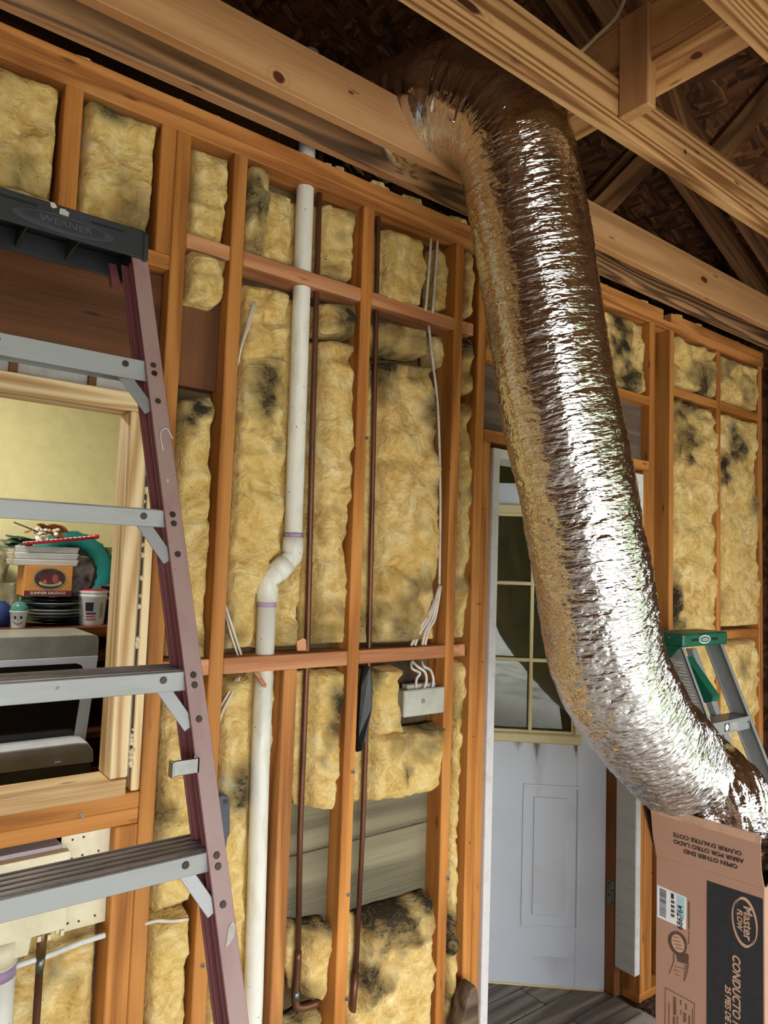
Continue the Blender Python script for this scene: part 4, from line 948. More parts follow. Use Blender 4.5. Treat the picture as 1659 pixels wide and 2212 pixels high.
tm = ptext('CONDUCTO FLEXIBLE', c1[0], 0, .030, M_TAN, -math.pi/2, shear=.25, bold=.0008)
wdt = max(v.co.x for v in tm.data.vertices)-min(v.co.x for v in tm.data.vertices)
tm.matrix_world = tm.matrix_world; 
def place_text(o, s, cx, ztop, rot=-math.pi/2, lift=.0012):
    wd_ = max(v.co.x for v in o.data.vertices)
    o.matrix_world = MFm @ Matrix.Translation((cx, ztop-wd_, lift)) @ Matrix.Rotation(rot, 4, 'Z')
place_text(tm, '', c1[0], c1[1])
c2 = face(1572, 2127)
t2 = ptext('25 PIES DE LARGO', c2[0], 0, .022, M_TAN, -math.pi/2, shear=.25, bold=.0006); place_text(t2, '', c2[0], c2[1])
# shipping label
lp = [face(1419.8, 1911), face(1482.7, 1938.5), face(1482, 2008), face(1419.8, 1980)]
lp = [(max(.0015, p[0]), p[1]) for p in lp]
lab = printed('shipping_label', lp, M_STICK, None, .0012)
lx0, lx1 = .003, lp[1][0]-.002
lt = lp[0][1]; lb = lp[3][1]; slp = (lp[1][1]-lp[0][1])/(lp[1][0]-lp[0][0])
def onlabel(name, u0, u1, v0, v1, mat):
    w_ = lx1-lx0; h_ = lt-lb
    q = []
    for (uu_, vv_) in ((u0, v0), (u1, v0), (u1, v1), (u0, v1)):
        ss_ = lx0+w_*uu_; q.append((ss_, lt+slp*ss_-h_*vv_))
    pts = [BA+ex*s_+np.array([0, 0, z_])+en*.0018 for s_, z_ in q]
    return prism(name, pts, tuple(-en*.0005), mat, front)
onlabel('label_tint', .70, .97, .03, .70, M_STICKB)
rb_ = random.Random(5); v = .06
while v < .90:
    h_ = rb_.choice([.012, .02, .03]); onlabel('barcode_bar', .10, .33, v, v+h_, M_INK); v += h_+rb_.choice([.012, .02])
onlabel('label_mark', .50, .60, .06, .22, M_INK)
for k in range(4): onlabel('label_mark', .50, .62, .27+k*.14, .36+k*.14, M_INKMID)
lm = ptext('686764', (lx0+(lx1-lx0)*.82), lb+slp*.07+.030, .024, M_INK, math.pi/2, .0019, bold=.0003)
# line drawing of a flexible hose
def pxpoly(name, pts, mat, lift=.0007): return printed(name, [face(x, y) for x, y in pts], mat, None, lift)
def cr(x, y): return (1400+x/6.405, 1880+y/6.405)
ring_o = [cr(410+130*math.cos(a)*(1 if math.sin(a) < 0 else .95)-60*math.sin(a)*-.55, 1010+170*math.sin(a)) for a in np.linspace(0, 2*math.pi, 28)[:-1]]
pxpoly('hose_print', ring_o, M_INKMID, .0006)
ring_i = [cr(415+85*math.cos(a)+33*math.sin(a), 1010+128*math.sin(a)) for a in np.linspace(0, 2*math.pi, 24)[:-1]]
pxpoly('hose_print', ring_i, M_TAN, .0009)
pxpoly('hose_print', [cr(390, 1170), cr(450, 1160), cr(550, 1150), cr(565, 1200), cr(555, 1290), cr(480, 1285), cr(410, 1260)], M_INKMID, .0007)
for (a, b_, c_, d_) in ((345, 960, 450, 990), (360, 1010, 470, 1040), (380, 1060, 480, 1090), (350, 910, 430, 930)):
    pxpoly('hose_print', [cr(a, b_), cr(c_, d_), cr(c_, d_+9), cr(a, b_+9)], M_INKMID, .0011)
pxpoly('hose_print', [cr(352, 1150), cr(362, 1150), cr(362, 1260), cr(300, 1425), cr(290, 1425), cr(350, 1260)], M_INKMID)
for k in range(9):
    y_ = 1300+k*26; pxpoly('hose_print', [cr(505-k*2, y_), cr(556-k*6, y_-6), cr(556-k*6, y_+4), cr(505-k*2, y_+8)], M_INKMID)
pxpoly('hose_print', [cr(558, 1290), cr(566, 1290), cr(545, 1420), cr(505, 1535), cr(496, 1530), cr(536, 1420)], M_INKMID)
for (a, b_, c_, d_) in ((360, 1320, 500, 1360), (355, 1370, 430, 1395), (370, 1420, 430, 1460)):
    pxpoly('hose_print', [cr(a, b_), cr(c_, d_), cr(c_, d_+6), cr(a, b_+6)], M_INKMID)
pxpoly('leader_line', [cr(566, 830), cr(572, 830), cr(566, 1020), cr(545, 1022), cr(545, 1016), cr(560, 1014)], M_INKMID)
pxpoly('side_caption', [cr(555, 425), cr(578, 432), cr(575, 815), cr(555, 810)], M_INKLT)
# printed table
for (a, b_, c_, d_, w_) in ((235, 1615, 645, 1840, 10),):
    pxpoly('table_rule', [cr(a, b_), cr(c_, d_), cr(c_, d_+w_), cr(a, b_+w_)], M_INKMID)
pxpoly('table_rule', [cr(235, 1620), cr(242, 1624), cr(238, 2127), cr(230, 2127)], M_INKMID)
pxpoly('table_rule', [cr(640, 1842), cr(646, 1844), cr(646, 2127), cr(640, 2127)], M_INKMID)
for (x_, y0_, y1_, w_) in ((285, 1830, 2127, 12), (350, 1740, 2000, 40), (400, 2010, 2127, 14), (445, 1790, 1860, 18), (450, 1930, 2000, 12), (490, 1960, 2100, 36), (515, 1840, 1930, 22), (560, 2000, 2127, 22), (610, 1915, 2127, 12), (345, 2020, 2127, 30)):
    pxpoly('table_text', [cr(x_, y0_), cr(x_+w_, y0_+w_*.5), cr(x_+w_, y1_), cr(x_, y1_)], M_INKLT)
# flap lettering, upside down
nrm = np.array([0, 0, -math.sin(fa)])+en*math.cos(fa); upv = np.array([0, 0, math.cos(fa)])+en*math.sin(fa); o0 = BA+np.array([0, 0, BH])
MFl = Matrix(((ex[0], upv[0], nrm[0], o0[0]), (ex[1], upv[1], nrm[1], o0[1]), (ex[2], upv[2], nrm[2], o0[2]), (0, 0, 0, 1)))
for (s_, cx_, hy) in (('OPEN OTHER END', .166, .043), ('ABRIR POR OTRO LADO', .160, .065), ("OUVRIR D'AUTRE COTE", .158, .087)):
    link('lettering', text_mesh(s_, .0185, 0, .0003, .0004), M_INK, flap, MFl @ Matrix.Translation((cx_, hy, .0008)) @ Matrix.Rotation(math.pi, 4, 'Z'))

# ================================================================== PIPES AND CABLES
pipe = empty('drain_pipe', (.963, .036, .02), label='white plastic drain pipe with an offset joint running down the stud bay', cat='pipe')
PYc = .036
def pp(x, y, Yv=PYc): return tuple(U(x, y, Yv))
a0 = (1.012, PYc, 3.30); a1 = (1.012, PYc, 2.90); a2 = pp(633, 1170); a2 = (a2[0], PYc, a2[2])
b1 = pp(577, 1290); b2 = pp(543, 2212)
rp = .0262
tube('pipe_length', [(a2[0]-.012, PYc, 3.32), (a2[0]-.010, PYc, 2.9), (a2[0], PYc, a2[2]-.02)], rp, M_PVC, pipe, 24)
tube('pipe_length', [(b1[0], PYc, b1[2]+.0), (b1[0]+.002, PYc, 1.2), (b2[0]+.003, PYc, .6), (b2[0]+.006, PYc, .04)], rp, M_PVC, pipe, 24)
top = np.array([a2[0], PYc, a2[2]]); bot = np.array([b1[0], PYc, b1[2]])
e1 = top+np.array([0, 0, -.045]); e2 = bot+np.array([0, 0, .045]); md = (e1+e2)/2
fit = tube('elbow_fitting', [top+np.array([0, 0, .012]), top+np.array([0, 0, -.030]), e1, e1*.7+e2*.3, md], [.0305, .0305, .0285, .0280, .0300], M_PVC, pipe, 24)
tube('elbow_fitting', [md, e1*.3+e2*.7, e2, bot+np.array([0, 0, .028]), bot+np.array([0, 0, -.012])], [.0310, .0280, .0285, .0305, .0305], M_PVC, pipe, 24)
dv_ = (e2-e1)/np.linalg.norm(e2-e1)
tube('socket_ring', [md-dv_*.026, md+dv_*.022], .0318, M_PVC, pipe, 24)
tube('primer_band', [top+np.array([0, 0, .0125]), top+np.array([0, 0, .026])], rp+.0006, M_PRIMER, pipe, 24)
tube('primer_band', [bot+np.array([0, 0, -.013]), bot+np.array([0, 0, -.027])], rp+.0006, M_PRIMER, pipe, 24)

c1p = empty('copper_pipe', (1.11, .030, .40), label='dark copper water pipe just right of the white drain pipe', cat='pipe', group='copper water pipes in the wall')
def cx(x, y, Yv=.030): P_ = U(x, y, Yv); return (P_[0], Yv, P_[2])
tube('pipe_length', [(cx(690, 415)[0]-.002, .030, 3.05), cx(688, 500), cx(676, 900), cx(664, 1400), cx(648, 1800), cx(644, 2060)], .0085, M_COPPER, c1p, 14)
tube('elbow_joint', [cx(644, 2055), cx(641, 2120), cx(638, 2160), cx(648, 2178, .025), cx(690, 2166, .025)], [.0105, .0110, .0115, .0105, .0105], M_COPPER, c1p, 14, 4)
tube('solder_joint', [cx(640, 2138), cx(638, 2160)], .0122, M_SOLDER, c1p, 14)
c2p = empty('copper_pipe', (1.31, .030, .35), label='dark copper water pipe right of the middle stud', cat='pipe', group='copper water pipes in the wall')
tube('pipe_length', [(cx(818, 465)[0]-.002, .030, 3.05), cx(816, 520), cx(808, 900), cx(797, 1400), cx(783, 1800), cx(768, 2110)], .0080, M_COPPER, c2p, 14)
tube('elbow_joint', [cx(768, 2100), cx(764, 2150), cx(758, 2230)], .0108, M_COPPER, c2p, 14)
def cable(label, pts, Yv=.0, r=.0045, mat=M_CABLE, grp='white electrical cables in the wall', nm='electrical_cable'):
    P_ = []
    for p in pts:
        P_.append(tuple(U(p[0], p[1], p[2] if len(p) > 2 else Yv)))
    o = tube(nm, P_, r, mat, None, 8, 5); return tag(o, label, 'cable', grp)
cable('left of the two white cables dropping from the top plate', [(931, 516), (926, 590), (919, 672)], .0)
cable('right of the two white cables dropping from the top plate', [(945, 520), (940, 600), (934, 676)], .0)
cable('long white cable curving down beside the big golden batt', [(926, 704), (932, 760), (944, 860), (949, 960), (951, 1080), (950, 1190), (949, 1262)], -.006)
cable('outermost left white cable fanning down to the low block', [(949, 1264), (930, 1320), (905, 1360), (888, 1394)], -.008)
cable('second white cable fanning down to the low block', [(950, 1264), (930, 1330), (906, 1368), (896, 1394)], -.012)
cable('third white cable fanning down to the low block', [(951, 1266), (936, 1330), (920, 1360), (912, 1393)], -.008)
cable('rightmost white cable fanning down to the low block', [(952, 1266), (940, 1335), (926, 1360), (918, 1393)], -.012)
cable('left white cable bending into the junction box', [(888, 1430, .02), (890, 1444, .0), (907, 1454, .0), (900, 1466, .01), (898, 1490, .02)], .0)
cable('middle white cable bending into the junction box', [(890, 1428, .02), (902, 1440, -.002), (918, 1452, -.004), (921, 1472, .0), (914, 1490, .015)], .0)
cable('right white cable bending into the junction box', [(910, 1428, .02), (916, 1440, .0), (930, 1448, .0), (936, 1468, .0), (933, 1488, .015)], .0)
cable('thin white cable pair strand beside the gaunt left stud', [(549, 652, .005), (535, 700, .0), (519, 752, .01), (512, 790, .03)], .0, .003)
cable('second thin white cable strand beside the gaunt left stud', [(552, 654, .003), (538, 702, -.003), (521, 752, .004), (514, 788, .02)], .0, .003)
cable('white cable crossing behind the left stud above the low block', [(484, 1300, .02), (500, 1350, .0), (521, 1414, .015)], .0, .0035)
cable('thin white cable crossing beside it above the low block', [(486, 1320, .02), (498, 1368, .0), (514, 1416, .018)], .0, .003)
cable('white cable slanting down left below the low block', [(518, 1462, .012), (500, 1500, .0), (476, 1550, .012), (468, 1600, .03)], .0, .0035)
cable('thin white cable slanting down left below the low block', [(512, 1464, .015), (492, 1500, .004), (474, 1530, .02)], .0, .003)
cable('grey white cable running level across the batt beside the ladder foot', [(310, 1996, .005), (340, 1989, -.006), (370, 1990, -.006), (406, 1986, .004)], .0, .0045)
cable('flat white cable strip below the cream outlet box', [(10, 2096, .0), (60, 2078, -.004), (110, 2062, -.004), (170, 2038, -.004), (226, 2020, .003)], .0, .0065, M_WHITELINE)
tag(tube('attic_cable', [UD(1255, 112, 1.98), UD(1290, 78, 2.0), UD(1325, 45, 2.0), UD(1340, 20, 2.0), UD(1356, -20, 2.0)], .006, M_CABLE2, None, 8, 5), 'tan cable looping above the roof joist', 'cable')

jb = empty('junction_box', tuple(U(910, 1549)), label='light grey plastic junction box on the stud fed by white cables', cat='electrical box')
A_ = U(873, 1492, .0); B_ = U(950, 1489, 0); zt = A_[2]; zb = U(875, 1550, 0)[2]
jx0, jx1 = A_[0]-.0, 1.6115
board('box_body', (jx0+.006, jx1-.006), (.012, .066), (zb+.004, zt-.004), M_GREYBOX, jb, c=.003)
board('box_cover', (jx0, jx1), (-.004, .012), (zb, zt), M_GREYBOX, jb, c=.004)
lathe('cover_screw', [(.0001, 0), (.008, 0), (.0075, .002), (.0001, .0022)], ((jx0+jx1)/2-.008, -.004, (zb+zt)/2+.004), plain('beige_screw', (170, 158, 136), .5), jb, 16, Matrix.Rotation(math.pi/2, 4, 'X'))
board('terminal_rail', (jx0+.03, jx1-.02), (.02, .05), (zt-.0038, zt+.012), M_GREYBOX, jb, c=.002)

# black plastic film beside the middle stud
rows_b = [(786, 1440, 800, 1440), (780, 1480, 806, 1476), (776, 1540, 804, 1530), (774, 1590, 794, 1585), (772, 1625, 782, 1622)]
Lb = [U(r[0], r[1], .01) for r in rows_b]; Rb = [U(r[2], r[3], -.006) for r in rows_b]
prism('black_film', Lb+Rb[::-1], (0, .012, 0), M_BLKBAG, None, .002)
tag(bpy.data.objects['black_film'], 'crumpled black plastic film hanging right of the middle stud', 'plastic film')
# slim grey tool
gt = empty('hand_tool', tuple(U(480, 1830, .0)), label='slim dark grey plastic tool tucked into the insulation beside the ladder', cat='tool')
M_TOOL = plain('slate_grey_plastic', (74, 80, 90), .45, 0, .08)
poly = [(474, 1724), (478, 1719), (494, 1721), (497, 1727), (497, 1800), (491, 1812), (489, 1832), (484, 1836), (478, 1828), (474, 1800)]
prism('handle', [U(x, y, -.038) for x, y in poly], (0, .028, 0), M_TOOL, gt, .002)
prism('button', [U(x, y, -.0395) for x, y in ((484, 1727), (493, 1727), (492, 1737), (483, 1737))], (0, .004, 0), M_BLACK, gt, .0006)

# ---------------- cream washer outlet box
ob = empty('outlet_box', tuple(U(70, 2030, .0)), label='cream plastic washing machine outlet box below the window sill', cat='outlet box')
F0 = -.030
def pol(pts, Yv): return [U(x, y, Yv) for x, y in pts]
prism('box_front', pol([(-60, 1882), (152, 1838), (143, 2006), (68, 2026), (61, 2064), (-60, 2098)], F0), (0, .026, 0), M_CREAMPL, ob, .003)
xr_ = U(146, 1900, F0)[0]
zt_ = U(152, 1838, F0)[2]
prism('box_top', [(U(-60, 1882, F0)[0], F0+.004, zt_-.002), (xr_-.002, F0+.004, zt_-.002), (xr_-.006, F0+.018, zt_+.012), (xr_-.012, .05, zt_+.014), (U(-60, 1882, F0)[0], .05, zt_+.014)][:4], (-.35, 0, 0), M_LILAC, ob) if False else None
bxm = [(-.02, F0+.002), (-.02, .062)]
board('box_body', (-.02, xr_-.006), (F0+.0265, .064), (U(143, 2006, F0)[2]+.004, zt_+.006), M_LILAC, ob, c=.006)
pl_x0, pl_x1 = xr_-.003, .5645
board('mounting_plate', (pl_x0, pl_x1), (.030, .034), (U(190, 2000, .03)[2], 1.133), M_CREAMPL, ob, c=.001)
for (x, y) in ((157, 1814), (181, 1808), (178, 1847), (213, 1838), (155, 1855), (170, 1990), (205, 1978), (146, 1995)):
    P_ = U(x, y, .0295)
    lathe('screw', [(.0001, 0), (.0028, 0), (.0028, .0008), (.0001, .001)], (P_[0], .030, P_[2]), M_HOLE, ob, 10, Matrix.Rotation(math.pi/2, 4, 'X'))
for (x, y) in ((84, 2026), (106, 2022), (134, 2012)):
    P_ = U(x, y, F0+.012); board('clip_tab', (P_[0]-.004, P_[0]+.004), (F0+.008, F0+.02), (P_[2]-.008, P_[2]+.004), M_CREAMPL, ob, c=.001)
PM = U(20, 2060, F0)
tube('primer_mark', [U(21, 2038, F0), U(20, 2056, F0), U(17, 2076, F0), U(24, 2074, F0)], .0014, M_PRIMER, ob, 6, 3)
op = empty('standpipe', (.325, .0, .1), label='wide white pipe stub under the cream outlet box', cat='pipe')
xr2 = U(40, 2110, 0)[0]
tube('pipe_length', [(xr2-.047, .0, .90), (xr2-.047, .0, .042)], .040, M_PVC, op, 24)
tube('coupling', [(xr2-.047, .0, .945), (xr2-.047, .0, .895)], .0425, M_CREAMPL, op, 24)
tube('primer_band', [(xr2-.047, .0, .892), (xr2-.047, .0, .868)], .0408, M_PRIMER, op, 24)
vp = empty('supply_pipe', tuple(U(85, 2212, .0)), label='brown copper supply pipe hanging from the cream outlet box', cat='pipe')
q0 = U(91, 2024, -.008); q1 = U(88, 2066, -.008); q2 = U(86, 2100, -.008)
tube('valve_stem', [(q0[0], -.008, q0[2]+.03), (q0[0], -.008, q1[2])], .0105, M_BRASS, vp, 16)
tube('solder_joint', [(q0[0], -.008, q1[2]), (q0[0]-.001, -.008, q2[2])], [.0098, .0085], M_SOLDER, vp, 16)
tube('pipe_length', [(q0[0]-.001, -.008, q2[2]), (q0[0], -.008, .042)], .0082, M_COPPER, vp, 16)

# ================================================================== STEPLADDER (near, red fibreglass)
lad = empty('stepladder', (.28, -1.02, 0), label='tall faded red fibreglass stepladder with aluminium treads and black top cap', cat='ladder')
LXC = .284
def rail_pt(side, Z, dx=0.0, dy=0.0):
    """outer front corner of a front rail at height Z, offsets inwards / backwards"""
    half = .150+(2.384-Z)*.087
    return np.array([LXC+side*(half-dx), -.391-(2.384-Z)*.267+dy, Z])
def rail_prism(name, side, prof, z0, z1, mat):
    """prof: list of (inward dx, backward dy)"""
    n = len(prof); vs = [rail_pt(side, z0, a, b_) for a, b_ in prof]+[rail_pt(side, z1, a, b_) for a, b_ in prof]
    c = np.mean(vs, axis=0)
    fs = [tuple(range(n)), tuple(range(2*n-1, n-1, -1))]+[(k, (k+1) % n, n+(k+1) % n, n+k) for k in range(n)]
    return link(name, fix(mesh(name, [v-c for v in vs], fs)), mat, lad, Matrix.Translation(Vector(c)))
for sd in (1, -1):
    rl = rail_prism('front_rail', sd, [(0, 0), (0, .066), (.032, .066), (.032, .061), (.005, .061), (.005, .005), (.032, .005), (.032, 0)], .02, 2.36, M_FRP)
    # worn front face strip
    n_ = rail_prism('rail_face', sd, [(.001, -.0008), (.031, -.0008), (.031, .0005), (.001, .0005)], .03, 2.355, M_FRPF)
    n_.parent = rl; n_.matrix_parent_inverse = PW[rl.name].inverted()
    rail_prism('rear_rail', sd, [(.007, .022), (.007, .058), (.030, .058), (.030, .054), (.011, .054), (.011, .026), (.030, .026), (.030, .022)], .03, 2.35, M_FRP)
    foot = rail_prism('foot', sd, [(-.004, -.006), (-.004, .080), (.038, .080), (.038, -.006)], 0.0, .05, M_BLACK)
def onrail(x, y):
    Z = 1.7
    for _ in range(40): P_ = U(x, y, -.391-(2.384-Z)*.267); Z = P_[2]
    return P_
tops = [2.144, 1.864, 1.592, 1.317, 1.040, .765, .49, .215]; bots = [2.106, 1.834, 1.560, 1.286, 1.008, .733, .458, .183]
for k, (zt2, zb2) in enumerate(zip(tops, bots)):
    h2 = .150+(2.384-zt2)*.087-.006; yF = -.391-(2.384-zt2)*.267+.006
    stp = board('tread', (LXC-h2, LXC+h2), (yF, yF+.082), (zt2-.004, zt2), M_ALU2, lad, c=.001)
    for j in range(5):
        board('tread_rib', (LXC-h2, LXC+h2), (yF+.006+j*.017, yF+.010+j*.017), (zt2-.0002, zt2+.0022), M_ALU2, stp, c=.0005)
    board('front_lip', (LXC-h2, LXC+h2), (yF-.004, yF), (zb2, zt2), M_ALU, stp, c=.001)
    board('back_lip', (LXC-h2, LXC+h2), (yF+.078, yF+.082), (zb2+.012, zt2-.0045), M_ALU, stp, c=.001)
    for sd in (1, -1):
        # rivets on the lip and on the rail
        for (xx, zz) in ((LXC+sd*(h2-.060), zt2-.012),):
            lathe('lip_rivet', [(.0001, 0), (.0062, 0), (.0055, .0015), (.0001, .0016)], (xx, yF-.0042, zz), M_HOLE, stp, 14, Matrix.Rotation(math.pi/2, 4, 'X'))
        for dzz in (.018, .034, .088):
            P_ = rail_pt(sd, zt2-dzz+.012, .017, -.001)
            lathe('rail_rivet', [(.0001, 0), (.0058, 0), (.005, .0015), (.0001, .0016)], tuple(P_), M_HOLE, lad, 14, Matrix.Rotation(math.pi/2-.24, 4, 'X'))
        # diagonal gusset strip
        pa = np.array([LXC+sd*(h2-.060), yF+.010, zb2+.010]); pb = rail_pt(sd, zb2-.058, .030, .010)
        beam('gusset', pa, pb, .022, .003, M_ALU, lad, (0, 1, .25), .0008)
# spreader clip on the right rail
CP = onrail(402, 1650)
clip = board('clip', (CP[0]-.028, CP[0]+.018), (CP[1]-.012, CP[1]-.008), (CP[2]-.014, CP[2]+.010), M_STEEL, lad, c=.001)
board('clip_lip', (CP[0]-.030, CP[0]-.026), (CP[1]-.018, CP[1]-.002), (CP[2]-.015, CP[2]+.011), M_STEEL, clip, c=.001)
board('clip_lip', (CP[0]+.014, CP[0]+.018), (CP[1]-.012, CP[1]+.004), (CP[2]-.014, CP[2]+.010), M_STEEL, clip, c=.001)
# rear hinge plate below the cap
prism('hinge_plate', [UD(x, y, 1.47) for x, y in ((234, 567), (251, 571), (263, 622), (243, 618))], (0, .02, 0), M_FRP, lad, .001)
# paint marks
def dab(name, pts, mat=M_PAINT, off=-.0022):
    return prism(name, [onrail(x, y)+np.array([0, off, 0]) for x, y in pts], (0, .0012, 0), mat, lad)
tube('chalk_mark', [onrail(x, y)+np.array([0, -.0016, 0]) for x, y in ((352, 974), (346, 945), (348, 930), (358, 925), (364, 932), (372, 948))], .0012, M_PAINT, lad, 6, 3)
dab('paint_smear', [(486, 2046), (492, 2005), (500, 1990), (507, 1996), (505, 2020), (496, 2036)])
dab('paint_smear', [(358, 1036), (363, 1034), (364, 1042), (360, 1043)])
# cap
CY = -.405
zc1 = U(318, 505, CY)[2]; zc0 = U(322, 560, CY)[2]; cxr = U(321, 530, CY)[0]
z_top = U(0, 398, CY)[2]; zc1 = (zc1+z_top)/2; z_bl = U(0, 474, CY)[2]; zc0 = (zc0+z_bl)/2
cxl = 2*LXC-cxr
cap = board('cap_front', (cxl, cxr-.010), (CY, CY+.008), (zc0, zc1), M_BLACK, lad, c=.002)
board('cap_top', (cxl, cxr-.004), (CY+.002, CY+.15), (zc1-.006, zc1+.0005), M_BLACK, lad, c=.003)
board('cap_back', (cxl, cxr-.004), (CY+.142, CY+.15), (zc0+.004, zc1-.0065), M_BLACK, lad, c=.002)
for (xa, xb) in ((cxr-.012, cxr), (cxl-.001, cxl+.011)): board('cap_end', (xa, xb), (CY-.003, CY+.153), (zc0-.004, zc1-.004), M_BLACK, lad, c=.004)
for x in (LXC-.06, LXC+.03): board('cap_web', (x, x+.004), (CY+.0085, CY+.1415), (zc0+.012, zc1-.0065), M_BLACK, lad, c=.001)
zm = (zc0+zc1)/2
for (x0_, x1_) in ((U(-20, 430, CY)[0], U(82, 440, CY)[0]), (U(198, 480, CY)[0], U(268, 496, CY)[0])):
    board('slot', (x0_, x1_), (CY-.0006, CY+.002), (zm+.011, zm+.016), M_SLOT, cap, c=.002)
oc = U(140, 490, CY); ow = (U(250, 520, CY)[0]-U(30, 455, CY)[0])/2
ring = []
for a in np.linspace(0, 2*math.pi, 40)[:-1]: ring.append((oc[0]+ow*math.cos(a), CY-.0010, zm-.006+.0165*math.sin(a)))
prism('oval_boss', ring, (0, .002, 0), plain('scuffed_black_plastic', (58, 61, 68), .5, 0, .15), cap, .0008)
ring2 = [(oc[0]+(p[0]-oc[0])*.80, CY-.0016, zm-.006+(p[2]-zm+.006)*.66) for p in ring]
prism('oval_inset', ring2, (0, .002, 0), M_BLACK, cap, .0006)
link('lettering', text_mesh('WERNER', .0165, 0, .0005, .0002), plain('worn_grey_lettering', (74, 76, 82), .5), cap, Matrix.Translation((oc[0]+.002, CY-.0019, zm-.006)) @ Matrix.Rotation(math.pi/2, 4, 'X') @ Matrix.Diagonal((1.35, 1, 1, 1)))
for (pts) in ([(108, 436), (118, 438), (124, 448), (116, 450), (110, 446)], [(130, 450), (140, 452), (150, 460), (148, 468), (136, 468), (128, 460)]):
    prism('paint_smear', [U(x, y, CY-.0008) for x, y in pts], (0, .001, 0), M_PAINT, cap)

# ================================================================== SECOND LADDER (green cap, folded, leaning on the wall)
g = empty('folded_ladder', (2.78, -.72, 0), label='small aluminium stepladder with green plastic top leaning folded on the wall', cat='ladder')
GX0, GX1 = 2.625, 2.945
gz = lambda Z: -.245-(1.50-Z)*.42            # front plane of the leaning ladder
def gbeam(name, x0, x1, dy0, dy1, z0, z1, mat, par=None):
    vs = []
    for z in (z0, z1):
        for (x, dy) in ((x0, dy0), (x1, dy0), (x1, dy1), (x0, dy1)): vs.append(np.array([x, gz(z)+dy, z]))
    c = np.mean(vs, axis=0); fs = [(0, 1, 2, 3), (7, 6, 5, 4)]+[(k, (k+1) % 4, 4+(k+1) % 4, 4+k) for k in range(4)]
    return link(name, fix(mesh(name, [v-c for v in vs], fs)), mat, par or g, Matrix.Translation(Vector(c)))
for (x0_, x1_) in ((GX0, GX0+.004), (GX1-.004, GX1)):
    rl = gbeam('front_rail', x0_, x1_, 0, .075, .0, 1.50, M_ALU)
    xi = (x0_, x0_+.018) if x0_ < 2.8 else (x1_-.018, x1_)
    gbeam('rail_flange', xi[0], xi[1], 0, .004, .0, 1.50, M_WHITELINE if False else M_ALU, rl); gbeam('rail_flange', xi[0], xi[1], .071, .075, .0, 1.49, M_ALU, rl)
for (x0_, x1_) in ((GX0+.075, GX0+.115), (GX1-.115, GX1-.075)):
    gbeam('rear_rail', x0_, x1_, .082, .110, .02, 1.47, M_ALU)
for zs in (1.225, .92, .62, .31):
    stp = board('tread', (GX0+.004, GX1-.004), (gz(zs)+.002, gz(zs)+.072), (zs-.004, zs), M_ALU2, g, c=.001)
    board('front_lip', (GX0-.001, GX1+.001), (gz(zs)-.003, gz(zs)+.001), (zs-.050, zs), M_ALU, stp, c=.001)
    for x in (GX0+.03, GX1-.03): lathe('rivet', [(.0001, 0), (.005, 0), (.004, .0015), (.0001, .0016)], (x, gz(zs)-.0032, zs-.022), M_HOLE, stp, 12, Matrix.Rotation(math.pi/2, 4, 'X'))
board('step_badge', ((GX0+GX1)/2-.055, (GX0+GX1)/2-.02), (gz(1.225)-.0042, gz(1.225)-.0031), (1.185, 1.215), M_BLACK, g, c=.0004)
lathe('step_badge_disc', [(.0001, 0), (.013, 0), (.012, .001), (.0001, .0011)], ((GX0+GX1)/2-.0375, gz(1.225)-.0043, 1.20), M_WHITELINE, g, 20, Matrix.Rotation(math.pi/2, 4, 'X'))
board('step_badge', ((GX0+GX1)/2-.017, (GX0+GX1)/2+.045), (gz(1.225)-.0042, gz(1.225)-.0031), (1.186, 1.214), M_LABEL, g, c=.0004)
cpb = board('cap', (GX0-.008, GX1+.012), (-.262, -.128), (1.497, 1.548), M_GREEN, g, c=.006)
prism('cap_cheek', [(GX0-.010, -.255, 1.50), (GX0-.010, -.140, 1.50), (GX0-.010, -.155, 1.462), (GX0-.010, -.185, 1.445), (GX0-.010, -.21, 1.452), (GX0-.010, -.235, 1.485)], (.006, 0, 0), M_GREEN, g, .001)
for (yy_, zz_) in ((-.20, 1.53), (-.16, 1.53), (-.19, 1.465)): lathe('cap_rivet', [(.0001, 0), (.005, 0), (.004, .002), (.0001, .0021)], (GX0-.0105, yy_, zz_), M_STEEL, g, 12, Matrix.Rotation(-math.pi/2, 4, 'Y'))
gxm = (GX0+GX1)/2
for (x, w_) in ((gxm-.085, .05), (gxm+.065, .05)): board('slot', (x-w_/2, x+w_/2), (-.2632, -.2600), (1.518, 1.528), M_SLOT, cpb, c=.001)
ringo = [(gxm-.012+.042*math.cos(a), -.2626, 1.523+.017*math.sin(a)) for a in np.linspace(0, 2*math.pi, 32)[:-1]]
prism('cap_emblem', ringo, (0, .001, 0), M_WHITELINE, cpb)
ringo = [(gxm-.012+.036*math.cos(a), -.2632, 1.523+.0125*math.sin(a)) for a in np.linspace(0, 2*math.pi, 32)[:-1]]
prism('cap_emblem', ringo, (0, .001, 0), M_GREEN, cpb)
ringo = [(gxm-.012+.027*math.cos(a), -.2638, 1.523+.0075*math.sin(a)) for a in np.linspace(0, 2*math.pi, 32)[:-1]]
prism('cap_emblem', ringo, (0, .001, 0), M_LABEL, cpb)
# green folding tray between the rails
pt = [UX(x, y, GX0+.06) for x, y in ((1481, 1418), (1541, 1505), (1538, 1516), (1512, 1520))]
prism('tray', pt, (.05, 0, 0), M_GREEN, g, .002)
